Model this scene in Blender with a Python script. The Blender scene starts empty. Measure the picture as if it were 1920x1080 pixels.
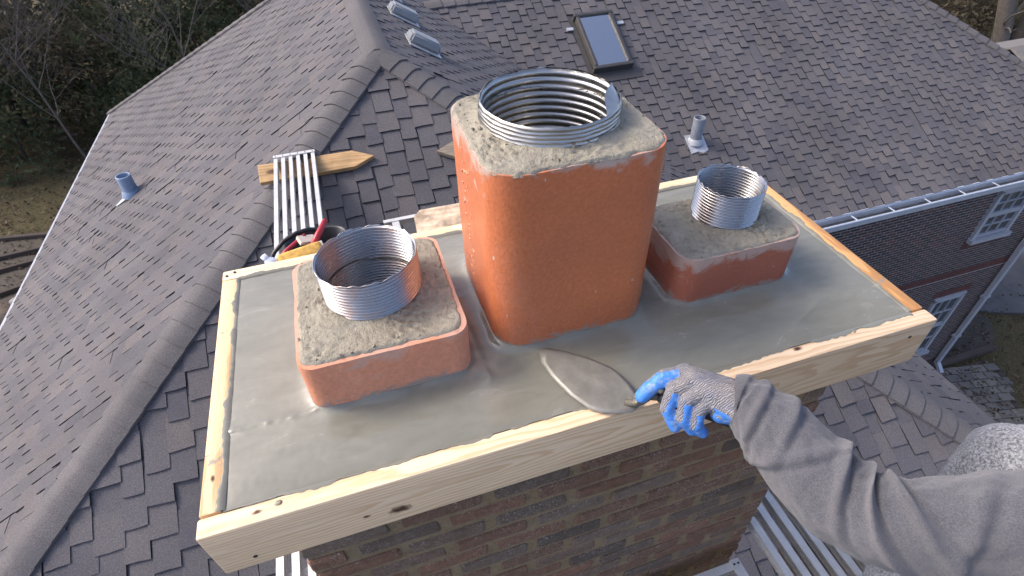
import bpy, bmesh, math, random
from math import sin, cos, pi, radians, sqrt, hypot, atan2, exp
from mathutils import Vector, Matrix, Euler, noise
random.seed(11)
R = random.random
def U(a, b): return a + (b - a) * random.random()
scene = bpy.context.scene
COL = scene.collection

# ------------------------------------------------------------------ camera
FWD = Vector((0.2126, 0.7129, -0.6683)).normalized()
RGT = Vector((0.9514, -0.3070, -0.0249)); RGT = (RGT - FWD * RGT.dot(FWD)).normalized()
UPV = RGT.cross(FWD)
CAMP = Vector((0.388, -0.5454, 0.8982))
cd = bpy.data.cameras.new('camera'); cam = bpy.data.objects.new('camera', cd); COL.objects.link(cam)
cd.sensor_width = 36; cd.lens = 1046.75 / 1920 * 36; cd.clip_start = 0.02; cd.clip_end = 600
cam.matrix_world = Matrix(((RGT.x, UPV.x, -FWD.x, CAMP.x), (RGT.y, UPV.y, -FWD.y, CAMP.y), (RGT.z, UPV.z, -FWD.z, CAMP.z), (0, 0, 0, 1)))
scene.camera = cam
def project(P):
    d = Vector(P) - CAMP; z = d.dot(FWD)
    if z < 0.05: return None
    return (960 + 1046.75 * d.dot(RGT) / z, 540 - 1046.75 * d.dot(UPV) / z, z)

# ------------------------------------------------------------------ light
SUN = Vector((-0.64, 0.30, 0.70)).normalized()
w = bpy.data.worlds.new('World'); scene.world = w; w.use_nodes = True
wn = w.node_tree; wn.nodes.clear()
sky = wn.nodes.new('ShaderNodeTexSky'); sky.sky_type = 'NISHITA'; sky.sun_disc = False
sky.sun_elevation = math.asin(SUN.z); sky.sun_rotation = atan2(SUN.x, SUN.y)
sky.air_density = 0.40; sky.dust_density = 2.4; sky.ozone_density = 0.0
bg = wn.nodes.new('ShaderNodeBackground'); bg.inputs['Strength'].default_value = 0.15
wo = wn.nodes.new('ShaderNodeOutputWorld')
wn.links.new(sky.outputs[0], bg.inputs[0]); wn.links.new(bg.outputs[0], wo.inputs[0])
sl = bpy.data.lights.new('sun', 'SUN'); so = bpy.data.objects.new('sun', sl); COL.objects.link(so)
sl.energy = 0.5; sl.angle = radians(14.0); sl.color = (1.0, 0.93, 0.83)
so.rotation_euler = (-SUN).to_track_quat('-Z', 'Y').to_euler()
vs = scene.view_settings; vs.view_transform = 'Standard'; vs.look = 'None'; vs.exposure = 1.8; vs.gamma = 1.0; vs.use_curve_mapping = False
scene.render.engine = 'CYCLES'

# ------------------------------------------------------------------ helpers
def tag(o, label=None, cat=None, group=None, kind=None):
    if label: o['label'] = label
    if cat: o['category'] = cat
    if group: o['group'] = group
    if kind: o['kind'] = kind
    return o
def empty(name, loc=(0, 0, 0), label=None, cat=None, group=None):
    o = bpy.data.objects.new(name, None); COL.objects.link(o); o.location = loc; o.empty_display_size = 0.1
    tag(o, label, cat, group); return o
def link(name, me, parent=None, loc=None, rot=None):
    o = bpy.data.objects.new(name, me); COL.objects.link(o)
    if parent is not None:
        o.parent = parent
        o.matrix_parent_inverse = parent.matrix_basis.inverted()   # children are authored in world space
    if loc is not None: o.location = loc
    if rot is not None: o.rotation_euler = rot
    return o
class MB:
    def __init__(s): s.v = []; s.f = []; s.m = []; s.t = []
    def add(s, vs, fs, mi=0, tint=0.5):
        b = len(s.v); s.v += [tuple(v) for v in vs]
        for f in fs: s.f.append(tuple(b + i for i in f)); s.m.append(mi); s.t.append(tint)
    def box(s, c, d, M=None, mi=0, tint=0.5, jit=0.0):
        x, y, z = d[0] / 2, d[1] / 2, d[2] / 2
        vs = [Vector((sx * x, sy * y, sz * z)) for sz in (-1, 1) for sy in (-1, 1) for sx in (-1, 1)]
        if jit: vs = [v + Vector((U(-jit, jit), U(-jit, jit), U(-jit, jit))) for v in vs]
        if M is not None: vs = [M @ v for v in vs]
        vs = [v + Vector(c) for v in vs]
        s.add(vs, [(0, 2, 3, 1), (4, 5, 7, 6), (0, 1, 5, 4), (2, 6, 7, 3), (0, 4, 6, 2), (1, 3, 7, 5)], mi, tint)
    def tube(s, path, radii, n=10, cap=True, mi=0, tint=0.5):
        path = [Vector(p) for p in path]; b = len(s.v); up = None
        for i, p in enumerate(path):
            t = (path[min(i + 1, len(path) - 1)] - path[max(i - 1, 0)]).normalized()
            if up is None:
                up = Vector((0, 0, 1)) if abs(t.z) < 0.9 else Vector((1, 0, 0))
            a = t.cross(up).normalized(); up = a.cross(t).normalized()
            r = radii[i] if hasattr(radii, '__len__') else radii
            for k in range(n):
                an = 2 * pi * k / n; s.v.append(tuple(p + (a * cos(an) + up * sin(an)) * r))
        for i in range(len(path) - 1):
            for k in range(n):
                k2 = (k + 1) % n
                s.f.append((b + i * n + k, b + i * n + k2, b + (i + 1) * n + k2, b + (i + 1) * n + k)); s.m.append(mi); s.t.append(tint)
        if cap:
            s.f.append(tuple(b + k for k in range(n - 1, -1, -1))); s.m.append(mi); s.t.append(tint)
            e = b + (len(path) - 1) * n
            s.f.append(tuple(e + k for k in range(n))); s.m.append(mi); s.t.append(tint)
    def prism(s, poly, z0, z1, M=None, mi=0, tint=0.5):
        n = len(poly); vs = [Vector((x, y, z0)) for x, y in poly] + [Vector((x, y, z1)) for x, y in poly]
        if M is not None: vs = [M @ v for v in vs]
        fs = [tuple(range(n - 1, -1, -1)), tuple(range(n, 2 * n))] + [(i, (i + 1) % n, n + (i + 1) % n, n + i) for i in range(n)]
        s.add(vs, fs, mi, tint)
    def mesh(s, name, mats, smooth=False):
        me = bpy.data.meshes.new(name); me.from_pydata(s.v, [], s.f)
        for m in (mats if isinstance(mats, (list, tuple)) else [mats]): me.materials.append(m)
        if len(set(s.m)) > 1: me.polygons.foreach_set('material_index', s.m)
        a = me.attributes.new('tint', 'FLOAT', 'FACE'); a.data.foreach_set('value', s.t)
        if smooth: me.polygons.foreach_set('use_smooth', [True] * len(me.polygons))
        me.update(); return me
    def build(s, name, mats, parent=None, smooth=False):
        return link(name, s.mesh(name, mats, smooth), parent)
def bevel_box(size, bev, segs=2, cuts=0):
    bm = bmesh.new(); bmesh.ops.create_cube(bm, size=1.0)
    bmesh.ops.scale(bm, vec=Vector(size), verts=bm.verts)
    bmesh.ops.bevel(bm, geom=bm.edges[:], offset=bev, segments=segs, profile=0.5, affect='EDGES')
    return bm
def bm_mesh(bm, name, mat, smooth=False):
    me = bpy.data.meshes.new(name); bm.to_mesh(me); bm.free(); me.materials.append(mat)
    if smooth: me.polygons.foreach_set('use_smooth', [True] * len(me.polygons))
    return me
def smooth_angle(me, deg=35):
    me.polygons.foreach_set('use_smooth', [True] * len(me.polygons))
    try: me.set_sharp_from_angle(angle=radians(deg))
    except Exception: pass
def fbm(v, o=4): return noise.fractal(Vector(v), 1.0, 2.0, o)
def nz(x, y, z=0.0): return noise.noise(Vector((x, y, z)))

# ------------------------------------------------------------------ materials
class NT:
    def __init__(s, name, rough=0.6, metal=0.0, spec=None):
        s.mat = bpy.data.materials.new(name); s.mat.use_nodes = True; s.n = s.mat.node_tree.nodes; s.l = s.mat.node_tree.links
        s.p = s.n['Principled BSDF']; s.p.inputs['Roughness'].default_value = rough; s.p.inputs['Metallic'].default_value = metal
        if spec is not None: s.p.inputs['Specular IOR Level'].default_value = spec
    def node(s, t, **k):
        n = s.n.new(t)
        for a, b in k.items(): setattr(n, a, b)
        return n
    def lk(s, a, b): s.l.new(a, b)
    def setin(s, sock, v):
        if hasattr(v, 'is_output'): s.lk(v, sock)
        else: sock.default_value = v
    def math(s, op, a, b=0.0, c=0.0, clamp=False):
        n = s.node('ShaderNodeMath', operation=op, use_clamp=clamp)
        for i, v in enumerate((a, b, c)): s.setin(n.inputs[i], v)
        return n.outputs[0]
    def obj(s): return s.node('ShaderNodeTexCoord').outputs['Object']
    def pos(s): return s.node('ShaderNodeNewGeometry').outputs['Position']
    def scale(s, vec, sc):
        n = s.node('ShaderNodeMapping'); s.lk(vec, n.inputs[0]); n.inputs['Scale'].default_value = sc; return n.outputs[0]
    def noise(s, vec, sc, det=4, rough=0.55, dist=0.0):
        n = s.node('ShaderNodeTexNoise'); s.lk(vec, n.inputs['Vector']); n.inputs['Scale'].default_value = sc
        n.inputs['Detail'].default_value = det; n.inputs['Roughness'].default_value = rough; n.inputs['Distortion'].default_value = dist
        return n.outputs['Fac']
    def ramp(s, fac, stops):
        n = s.node('ShaderNodeValToRGB'); s.setin(n.inputs[0], fac); e = n.color_ramp.elements
        while len(e) > len(stops): e.remove(e[-1])
        while len(e) < len(stops): e.new(0.5)
        for i, (p, c) in enumerate(stops):
            e[i].position = p; e[i].color = (c, c, c, 1) if not hasattr(c, '__len__') else (*c[:3], 1)
        return n.outputs[0]
    def mix(s, f, a, b, mode='MIX'):
        n = s.node('ShaderNodeMix', data_type='RGBA', blend_type=mode); s.setin(n.inputs[0], f)
        for i, v in ((6, a), (7, b)):
            if hasattr(v, 'is_output'): s.lk(v, n.inputs[i])
            else: n.inputs[i].default_value = (*v[:3], 1)
        return n.outputs[2]
    def attr(s, name='tint'):
        n = s.node('ShaderNodeAttribute', attribute_name=name); return n.outputs['Fac']
    def sep(s, v):
        n = s.node('ShaderNodeSeparateXYZ'); s.lk(v, n.inputs[0]); return n.outputs
    def col(s, v): 
        if hasattr(v, 'is_output'): s.lk(v, s.p.inputs['Base Color'])
        else: s.p.inputs['Base Color'].default_value = (*v[:3], 1)
    def rough(s, v): s.setin(s.p.inputs['Roughness'], v)
    def bump(s, h, dist=0.002, strength=1.0):
        n = s.node('ShaderNodeBump'); s.lk(h, n.inputs['Height']); n.inputs['Distance'].default_value = dist; n.inputs['Strength'].default_value = strength
        s.lk(n.outputs[0], s.p.inputs['Normal'])

def m_shingle(name, c0, c1, c2):
    m = NT(name, 0.93, spec=0.25); p = m.pos()
    t = m.attr(); big = m.noise(p, 1.1, 3); fine = m.noise(p, 160, 2, 0.7); mid = m.noise(p, 9, 4)
    c = m.ramp(t, [(0.0, c0), (0.5, c1), (1.0, c2)])
    c = m.mix(m.ramp(mid, [(0.35, 0.0), (0.7, 1.0)]), c, m.mix(0.5, c, c1))
    c = m.mix(1.0, c, m.ramp(big, [(0.3, 0.86), (0.7, 1.14)]), 'MULTIPLY')
    c = m.mix(1.0, c, m.ramp(fine, [(0.25, 0.60), (0.5, 0.97), (0.78, 1.6)]), 'MULTIPLY')
    m.col(c); m.bump(fine, 0.004, 0.6); return m.mat
M_SH = m_shingle('shingle_asphalt', (0.080, 0.078, 0.088), (0.104, 0.098, 0.103), (0.128, 0.114, 0.111))
M_CAP = m_shingle('ridge_shingle', (0.100, 0.095, 0.098), (0.110, 0.103, 0.104), (0.118, 0.109, 0.107))

def m_wood(name, light, dark, freq=95, pith=(0.05, 0.11), rough=0.62, knots=(), spat=0.0, tilt=0.035, dirt=0.0):
    m = NT(name, rough, spec=0.3); o = m.obj(); x, y, z = m.sep(o)
    wob = m.noise(m.scale(o, (1.3, 7, 7)), 2.0, 3)
    wobc = m.math('MULTIPLY', m.math('SUBTRACT', wob, 0.5), 0.045)
    yy = m.math('ADD', m.math('ADD', y, pith[0]), m.math('MULTIPLY', x, tilt)); zz = m.math('ADD', z, pith[1])
    r = m.math('SQRT', m.math('ADD', m.math('MULTIPLY', yy, yy), m.math('MULTIPLY', zz, zz)))
    r = m.math('ADD', r, wobc)
    ring = m.math('FRACT', m.math('MULTIPLY', r, freq))
    g = m.ramp(ring, [(0.0, 0.0), (0.45, 0.18), (0.8, 1.0), (0.93, 0.85), (1.0, 0.0)])
    fib = m.noise(m.scale(o, (6, 260, 260)), 1.0, 3, 0.7)
    broad = m.noise(m.scale(o, (1.2, 9, 9)), 1.0, 3)
    c = m.mix(m.math('MULTIPLY', g, 0.62), light, dark)
    c = m.mix(1.0, c, m.ramp(fib, [(0.25, 0.86), (0.75, 1.10)]), 'MULTIPLY')
    c = m.mix(1.0, c, m.ramp(broad, [(0.3, 0.88), (0.7, 1.08)]), 'MULTIPLY')
    for (kx, ky, kz, kr) in knots:
        d = m.node('ShaderNodeVectorMath', operation='DISTANCE'); sc = m.scale(o, (0.55, 1, 1)); m.lk(sc, d.inputs[0]); d.inputs[1].default_value = (kx * 0.55, ky, kz)
        dn = m.math('ADD', d.outputs['Value'], m.math('MULTIPLY', m.math('SUBTRACT', m.noise(o, 90, 3), 0.5), kr * 1.2))
        c = m.mix(m.ramp(m.math('DIVIDE', dn, kr), [(0.35, 1.0), (0.62, 0.75), (1.0, 0.0)]), c, (0.07, 0.028, 0.015))
    if spat:
        s = m.noise(o, 26, 4, 0.6); c = m.mix(m.ramp(s, [(0.66 - spat, 0.0), (0.70 - spat, 0.8)]), c, (0.26, 0.25, 0.22))
    if dirt:
        s = m.noise(o, 7, 5, 0.65); c = m.mix(m.math('MULTIPLY', m.ramp(s, [(0.42, 0.0), (0.65, 1.0)]), dirt), c, (0.12, 0.09, 0.06))
    m.col(c); m.bump(m.math('ADD', m.math('MULTIPLY', g, 0.6), fib), 0.0012, 0.5); return m.mat
PINE_L = (0.82, 0.63, 0.42); PINE_D = (0.58, 0.35, 0.17)
M_PINE = m_wood('new_pine', PINE_L, PINE_D, 105, (0.055, -0.012), tilt=0.05, knots=[(-0.445, -0.02, -0.028, 0.014), (-0.505, -0.02, -0.018, 0.005), (0.42, 0.01, 0.07, 0.007), (0.28, -0.02, -0.045, 0.004), (-0.67, 0.0, 0.07, 0.005)])
M_PINE2 = m_wood('pine_side', (0.78, 0.56, 0.32), (0.50, 0.27, 0.10), 75, (0.02, 0.21), knots=[(-0.25, 0, 0.07, 0.005)], spat=0.03)
M_PINE3 = m_wood('pine_orange', (0.66, 0.37, 0.15), (0.36, 0.15, 0.05), 80, (0.03, 0.19), spat=0.03)
M_PINEB = m_wood('pine_back', (0.85, 0.72, 0.48), (0.66, 0.47, 0.24), 55, (0.04, 0.18), knots=[])
M_STAKE = m_wood('stake_wood', (0.56, 0.36, 0.17), (0.34, 0.18, 0.07), 60, (0.09, 0.12), knots=[(-0.33, 0.0, 0.02, 0.03)], dirt=0.3)
M_STAKE2 = m_wood('stake_grey', (0.34, 0.29, 0.22), (0.19, 0.15, 0.11), 60, (0.09, 0.12), dirt=0.5)
M_PLY = m_wood('plywood', (0.70, 0.54, 0.38), (0.56, 0.37, 0.22), 30, (0.3, 0.5), dirt=0.75, spat=0.0)
M_TIMBER = m_wood('old_timber', (0.075, 0.06, 0.05), (0.04, 0.03, 0.025), 40, (0.1, 0.1), rough=0.9)

def m_cement():
    m = NT('wet_cement', 0.3, spec=0.55); p = m.pos()
    big = m.noise(m.scale(p, (2.2, 5.5, 2)), 1.0, 4, 0.55, 0.6); mid = m.noise(m.scale(p, (9, 22, 9)), 1.0, 5, 0.6, 1.2); fine = m.noise(p, 420, 3, 0.6)
    spk = m.noise(p, 130, 2, 0.5)
    c = m.ramp(big, [(0.3, (0.172, 0.170, 0.134)), (0.55, (0.204, 0.200, 0.162)), (0.75, (0.242, 0.237, 0.196))])
    c = m.mix(1.0, c, m.ramp(mid, [(0.3, 0.90), (0.7, 1.08)]), 'MULTIPLY')
    c = m.mix(m.ramp(spk, [(0.70, 0.0), (0.78, 0.35)]), c, (0.16, 0.15, 0.13))
    m.col(c)
    m.rough(m.ramp(m.math('ADD', m.math('MULTIPLY', mid, 0.6), m.math('MULTIPLY', big, 0.4)), [(0.36, 0.10), (0.5, 0.18), (0.64, 0.32)]))
    h = m.math('ADD', m.math('MULTIPLY', mid, 1.0), m.math('MULTIPLY', fine, 0.10)); m.bump(h, 0.0014, 0.4); return m.mat
M_CEM = m_cement()
def m_mortar(name, c0, c1, c2, sc=1.0):
    m = NT(name, 0.85, spec=0.3); o = m.pos()
    a = m.noise(o, 14 * sc, 5, 0.62, 0.5); b = m.noise(o, 95 * sc, 4, 0.65); f = m.noise(o, 420, 2)
    c = m.ramp(a, [(0.3, c0), (0.5, c1), (0.72, c2)])
    c = m.mix(1.0, c, m.ramp(b, [(0.28, 0.50), (0.42, 0.93), (0.75, 1.10)]), 'MULTIPLY')
    m.col(c); m.rough(m.ramp(a, [(0.35, 0.55), (0.6, 0.9)]))
    m.bump(m.math('ADD', m.math('MULTIPLY', b, 1.0), m.math('MULTIPLY', f, 0.25)), 0.006, 0.8); return m.mat
M_MORT = m_mortar('flue_mortar', (0.225, 0.20, 0.15), (0.29, 0.262, 0.20), (0.36, 0.33, 0.26))

def m_clay(name, base, dark, smear, top, rough=0.5):
    m = NT(name, rough, spec=0.4); p = m.pos(); x, y, z = m.sep(p)
    big = m.noise(p, 5, 4, 0.55); fine = m.noise(p, 130, 4, 0.6); st = m.math('MULTIPLY', m.noise(m.scale(p, (16, 16, 22)), 1.0, 5, 0.65, 1.5), m.ramp(m.noise(p, 6.5, 2), [(0.35, 0.55), (0.62, 1.25)]))
    c = m.mix(m.ramp(big, [(0.3, 0.0), (0.7, 1.0)]), base, dark)
    c = m.mix(1.0, c, m.ramp(fine, [(0.25, 0.82), (0.75, 1.12)]), 'MULTIPLY')
    # smeared mortar near the rim, washed streaks lower down, small chips
    dz = m.math('SUBTRACT', top, z)
    e = m.math('SUBTRACT', m.math('ADD', m.math('MULTIPLY', st, 0.16), -0.045), dz)
    c = m.mix(m.math('MULTIPLY', m.ramp(m.math('MULTIPLY', e, 22.0), [(0.0, 0.0), (0.6, 1.0)]), smear), c, (0.46, 0.38, 0.32))
    wash = m.noise(m.scale(p, (6, 6, 2.2)), 1.0, 5, 0.7, 1.5)
    c = m.mix(m.math('MULTIPLY', m.ramp(wash, [(0.53, 0.0), (0.78, 1.0)]), 0.16), c, (0.55, 0.42, 0.36))
    ch = m.noise(m.scale(p, (60, 60, 28)), 1.0, 2, 0.5); c = m.mix(m.ramp(ch, [(0.735, 0.0), (0.765, 0.85)]), c, (0.55, 0.44, 0.36))
    bs_ = m.math('SUBTRACT', m.math('MULTIPLY', m.noise(m.scale(p, (20, 20, 34)), 1.0, 4, 0.65, 1.0), 0.075), m.math('ADD', z, 0.012)); c = m.mix(m.ramp(m.math('MULTIPLY', bs_, 60.0), [(0.0, 0.0), (0.5, 0.8)]), c, (0.27, 0.25, 0.21))
    sc3 = m.noise(m.scale(p, (90, 90, 7)), 1.0, 3, 0.6, 0.4); c = m.mix(m.ramp(sc3, [(0.70, 0.0), (0.76, 0.35)]), c, (0.60, 0.45, 0.36))
    pit = m.noise(p, 240, 2, 0.5); c = m.mix(m.ramp(pit, [(0.22, 0.7), (0.27, 0.0)]), c, (0.06, 0.03, 0.02))
    m.col(c); m.rough(m.ramp(big, [(0.3, rough - 0.1), (0.7, rough + 0.12)])); m.bump(m.math('ADD', fine, m.math('MULTIPLY', big, 0.8)), 0.0016, 0.7); return m.mat
M_CLAY_BIG = m_clay('clay_orange', (0.55, 0.172, 0.068), (0.46, 0.145, 0.066), 0.85, 0.425, 0.38)
M_CLAY_L = m_clay('clay_pink', (0.66, 0.285, 0.165), (0.58, 0.24, 0.135), 0.45, 0.125, 0.7)
M_CLAY_R = m_clay('clay_redbrown', (0.40, 0.130, 0.075), (0.34, 0.110, 0.066), 0.7, 0.135, 0.55)

def m_metal(name, base, rough, heat=0.0, smear=0.0):
    m = NT(name, rough, 1.0); p = m.pos(); a = m.noise(p, 9, 4, 0.6); b = m.noise(m.scale(p, (30, 30, 160)), 1.0, 3)
    c = m.mix(m.ramp(a, [(0.3, 0.0), (0.7, 1.0)]), tuple(v * 0.78 for v in base), base)
    if heat:
        h = m.noise(p, 11, 3, 0.5, 0.6)
        c = m.mix(m.math('MULTIPLY', m.ramp(h, [(0.54, 0.0), (0.66, 1.0)]), heat), c, (0.42, 0.24, 0.15))
    m.col(c); m.rough(m.ramp(b, [(0.3, rough - 0.08), (0.7, rough + 0.14)]))
    if smear:
        s = m.noise(p, 38, 4, 0.65); f = m.ramp(s, [(0.62 - smear, 0.0), (0.66 - smear, 1.0)])
        c2 = m.mix(f, c, (0.28, 0.26, 0.21)); m.col(c2); m.lk(m.math('SUBTRACT', 1.0, f), m.p.inputs['Metallic'])
    return m.mat
M_LINER_BIG = m_metal('liner_steel', (0.46, 0.45, 0.43), 0.34, smear=-0.03)
M_LINER_L = m_metal('liner_heat', (0.42, 0.42, 0.43), 0.28, heat=0.4, smear=-0.04)
M_LINER_R = m_metal('liner_small', (0.44, 0.44, 0.45), 0.28, smear=-0.04)
def m_alu():
    m = NT('plank_aluminium', 0.5, 0.35); o = m.obj(); st = m.noise(m.scale(o, (240, 1.5, 240)), 1.0, 3, 0.7); a = m.noise(o, 6, 5, 0.65); sp = m.noise(o, 60, 3, 0.6)
    c = m.mix(m.ramp(a, [(0.3, 0.0), (0.7, 1.0)]), (0.46, 0.45, 0.42), (0.66, 0.65, 0.63))
    c = m.mix(1.0, c, m.ramp(st, [(0.2, 0.84), (0.8, 1.08)]), 'MULTIPLY')
    c = m.mix(m.ramp(sp, [(0.66, 0.0), (0.74, 0.55)]), c, (0.20, 0.18, 0.15)); m.col(c); m.bump(st, 0.001, 0.4); return m.mat
M_ALU = m_alu()

def m_brick(name, stops, fleck=0.5, rough=0.85):
    m = NT(name, rough, spec=0.25); p = m.pos(); t = m.attr(); a = m.noise(p, 38, 4, 0.65); f = m.noise(m.scale(p, (1, 1, 1.6)), 210, 3, 0.7, 0.8)
    c = m.ramp(t, stops); c = m.mix(1.0, c, m.ramp(a, [(0.25, 0.68), (0.75, 1.25)]), 'MULTIPLY')
    lump = m.noise(p, 7, 2)
    c = m.mix(m.math('MULTIPLY', m.math('MULTIPLY', m.ramp(f, [(0.54, 0.0), (0.64, 1.0)]), m.ramp(lump, [(0.35, 0.15), (0.6, 1.0)])), fleck), c, (0.40, 0.34, 0.29))
    m.col(c); m.bump(m.math('ADD', f, a), 0.004, 0.8); return m.mat
M_BRICK = m_brick('chimney_brick', [(0.0, (0.105, 0.078, 0.060)), (0.2, (0.180, 0.130, 0.096)), (0.4, (0.158, 0.092, 0.060)), (0.62, (0.190, 0.104, 0.065)), (0.9, (0.215, 0.110, 0.066)), (0.985, (0.33, 0.135, 0.062))], 1.0)
M_HBRICK = m_brick('house_brick', [(0.0, (0.050, 0.038, 0.038)), (0.5, (0.070, 0.050, 0.046)), (0.85, (0.092, 0.056, 0.050)), (1.0, (0.125, 0.058, 0.050))], 0.2)
M_HBRICK_RED = m_brick('house_brick_red', [(0.0, (0.11, 0.048, 0.044)), (1.0, (0.15, 0.062, 0.056))], 0.2)
M_BMORT = m_mortar('brick_mortar', (0.195, 0.140, 0.078), (0.245, 0.178, 0.104), (0.29, 0.215, 0.13))
M_HMORT = m_mortar('house_mortar', (0.30, 0.27, 0.26), (0.36, 0.33, 0.32), (0.42, 0.39, 0.37))

def m_plain(name, col, rough=0.6, metal=0.0, var=0.15, sc=20, spec=None, bump=0.0, det=4):
    m = NT(name, rough, metal, spec); o = m.pos(); a = m.noise(o, sc, det, 0.6)
    m.col(m.mix(1.0, col, m.ramp(a, [(0.25, 1 - var), (0.75, 1 + var)]), 'MULTIPLY'))
    if bump: m.bump(a, bump, 0.7)
    return m.mat
M_BLADE = m_plain('trowel_cement_film', (0.215, 0.206, 0.178), 0.40, 0.2, 0.28, 26, bump=0.003, det=7)
M_WHITE = m_plain('white_paint', (0.34, 0.36, 0.40), 0.45, var=0.10, sc=6)
M_GUT = m_plain('gutter_aluminium', (0.50, 0.54, 0.60), 0.4, 0.3, 0.15, 5)
M_GUTIN = m_plain('gutter_trough_dark', (0.10, 0.095, 0.09), 0.9, var=0.4, sc=12)
M_PVC = m_plain('vent_pipe_pvc', (0.20, 0.27, 0.38), 0.45, var=0.18, sc=18)
M_PVC2 = m_plain('vent_pipe_grey', (0.20, 0.22, 0.26), 0.45, var=0.2, sc=18)
M_DARK = m_plain('dark_inside', (0.012, 0.012, 0.013), 0.9)
M_FLASH = m_plain('lead_flashing', (0.40, 0.42, 0.45), 0.5, 0.2, 0.25, 14)
M_BOXV = m_plain('box_vent_metal', (0.20, 0.21, 0.22), 0.42, 0.0, 0.12, 8)
M_SKYF = m_plain('skylight_cladding', (0.075, 0.070, 0.066), 0.4, 0.3, 0.15, 8)
M_DRYW = m_plain('light_shaft_paint', (0.60, 0.66, 0.72), 0.8, var=0.04)
M_BLACKP = m_plain('black_plastic', (0.014, 0.014, 0.016), 0.38, var=0.3)
M_REDP = m_plain('red_plastic', (0.36, 0.02, 0.03), 0.35, var=0.15)
M_CREAM = m_plain('cream_plastic', (0.62, 0.56, 0.45), 0.5, var=0.08)
M_BRIST = m_plain('sponge_yellow', (0.62, 0.36, 0.09), 0.95, var=0.35, sc=45, bump=0.008)
M_BLUEL = m_plain('bottle_label_blue', (0.08, 0.20, 0.55), 0.4, var=0.3, sc=30)
M_BOTTLE = m_plain('bottle_clear_plastic', (0.62, 0.66, 0.72), 0.12, var=0.08)
M_SKIN = m_plain('skin', (0.45, 0.27, 0.19), 0.55, var=0.05)
M_BOOT = m_plain('boot_leather', (0.10, 0.06, 0.035), 0.6, var=0.2)
M_RUBBER = m_plain('handle_rubber', (0.02, 0.02, 0.022), 0.5, var=0.3)
M_LEAFY = m_plain('fallen_leaf_yellow', (0.42, 0.22, 0.03), 0.7, var=0.3)
M_SOFFIT = m_plain('soffit_paint', (0.55, 0.56, 0.57), 0.6, var=0.06)

def m_glove():
    m = NT('glove_knit', 0.9, spec=0.2); o = m.pos()
    wv = m.node('ShaderNodeTexWave', wave_type='BANDS', bands_direction='Y'); m.lk(o, wv.inputs[0]); wv.inputs['Scale'].default_value = 95; wv.inputs['Distortion'].default_value = 7; wv.inputs['Detail'].default_value = 2; wv.inputs['Detail Scale'].default_value = 1.4
    d = m.noise(o, 30, 4, 0.6); f = m.noise(o, 520, 2)
    c = m.mix(m.ramp(d, [(0.35, 0.0), (0.65, 1.0)]), (0.20, 0.205, 0.245), (0.29, 0.27, 0.26))
    c = m.mix(1.0, c, m.ramp(m.math('ADD', m.math('MULTIPLY', wv.outputs['Fac'], 0.5), m.math('MULTIPLY', f, 0.5)), [(0.2, 0.72), (0.7, 1.18)]), 'MULTIPLY')
    m.col(c); m.bump(m.math('ADD', wv.outputs['Fac'], f), 0.0022, 0.8); return m.mat
M_GLOVE = m_glove()
def m_latex():
    m = NT('glove_blue_latex', 0.42, spec=0.4); o = m.pos(); d = m.noise(o, 42, 4, 0.65); f = m.noise(o, 300, 3)
    c = m.mix(m.ramp(d, [(0.3, 0.0), (0.7, 1.0)]), (0.035, 0.17, 0.56), (0.08, 0.26, 0.66))
    c = m.mix(m.ramp(m.noise(o, 70, 4, 0.7), [(0.52, 0.0), (0.68, 0.8)]), c, (0.30, 0.32, 0.33))
    m.col(c); m.bump(m.math('ADD', d, f), 0.0015, 0.6); return m.mat
M_LATEX = m_latex()
def m_heather(name, a, b, sc, bs):
    m = NT(name, 0.95, spec=0.15); o = m.pos(); f = m.noise(o, sc, 3, 0.75); g = m.noise(o, sc * 2.7, 2, 0.6); d = m.noise(o, 7, 3)
    c = m.mix(m.ramp(f, [(0.36, 0.0), (0.64, 1.0)]), a, b); c = m.mix(1.0, c, m.ramp(g, [(0.3, 0.82), (0.7, 1.18)]), 'MULTIPLY')
    c = m.mix(1.0, c, m.ramp(d, [(0.3, 0.9), (0.7, 1.1)]), 'MULTIPLY')
    m.col(c); m.p.inputs['Sheen Weight'].default_value = 0.25; m.p.inputs['Sheen Roughness'].default_value = 0.6; m.bump(m.math('ADD', f, g), bs, 0.7); return m.mat
M_SLEEVE = m_heather('sweatshirt_heather', (0.056, 0.056, 0.066), (0.106, 0.104, 0.114), 420, 0.0015)
M_PANTS = m_heather('sweatpants_heather', (0.10, 0.10, 0.11), (0.46, 0.46, 0.46), 140, 0.004)

def m_ground():
    m = NT('ground_cover', 0.95, spec=0.1); p = m.pos(); a = m.noise(p, 0.35, 5, 0.6, 0.4); b = m.noise(p, 3.5, 5, 0.7); f = m.noise(p, 26, 4, 0.75)
    c = m.ramp(a, [(0.30, (0.045, 0.038, 0.026)), (0.45, (0.085, 0.078, 0.040)), (0.58, (0.100, 0.088, 0.048)), (0.72, (0.055, 0.050, 0.028))])
    c = m.mix(m.ramp(b, [(0.42, 0.0), (0.66, 0.8)]), c, (0.12, 0.09, 0.05)); c = m.mix(1.0, c, m.ramp(f, [(0.25, 0.5), (0.75, 1.5)]), 'MULTIPLY')
    m.col(c); m.bump(m.math('ADD', f, b), 0.06, 0.8); return m.mat
M_GROUND = m_ground()
M_SOIL = m_mortar('garden_soil', (0.036, 0.030, 0.024), (0.060, 0.050, 0.040), (0.095, 0.080, 0.064), 0.12)
M_ASPH = m_plain('driveway_asphalt', (0.075, 0.075, 0.080), 0.9, var=0.3, sc=1.8, bump=0.01, det=9)
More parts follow.
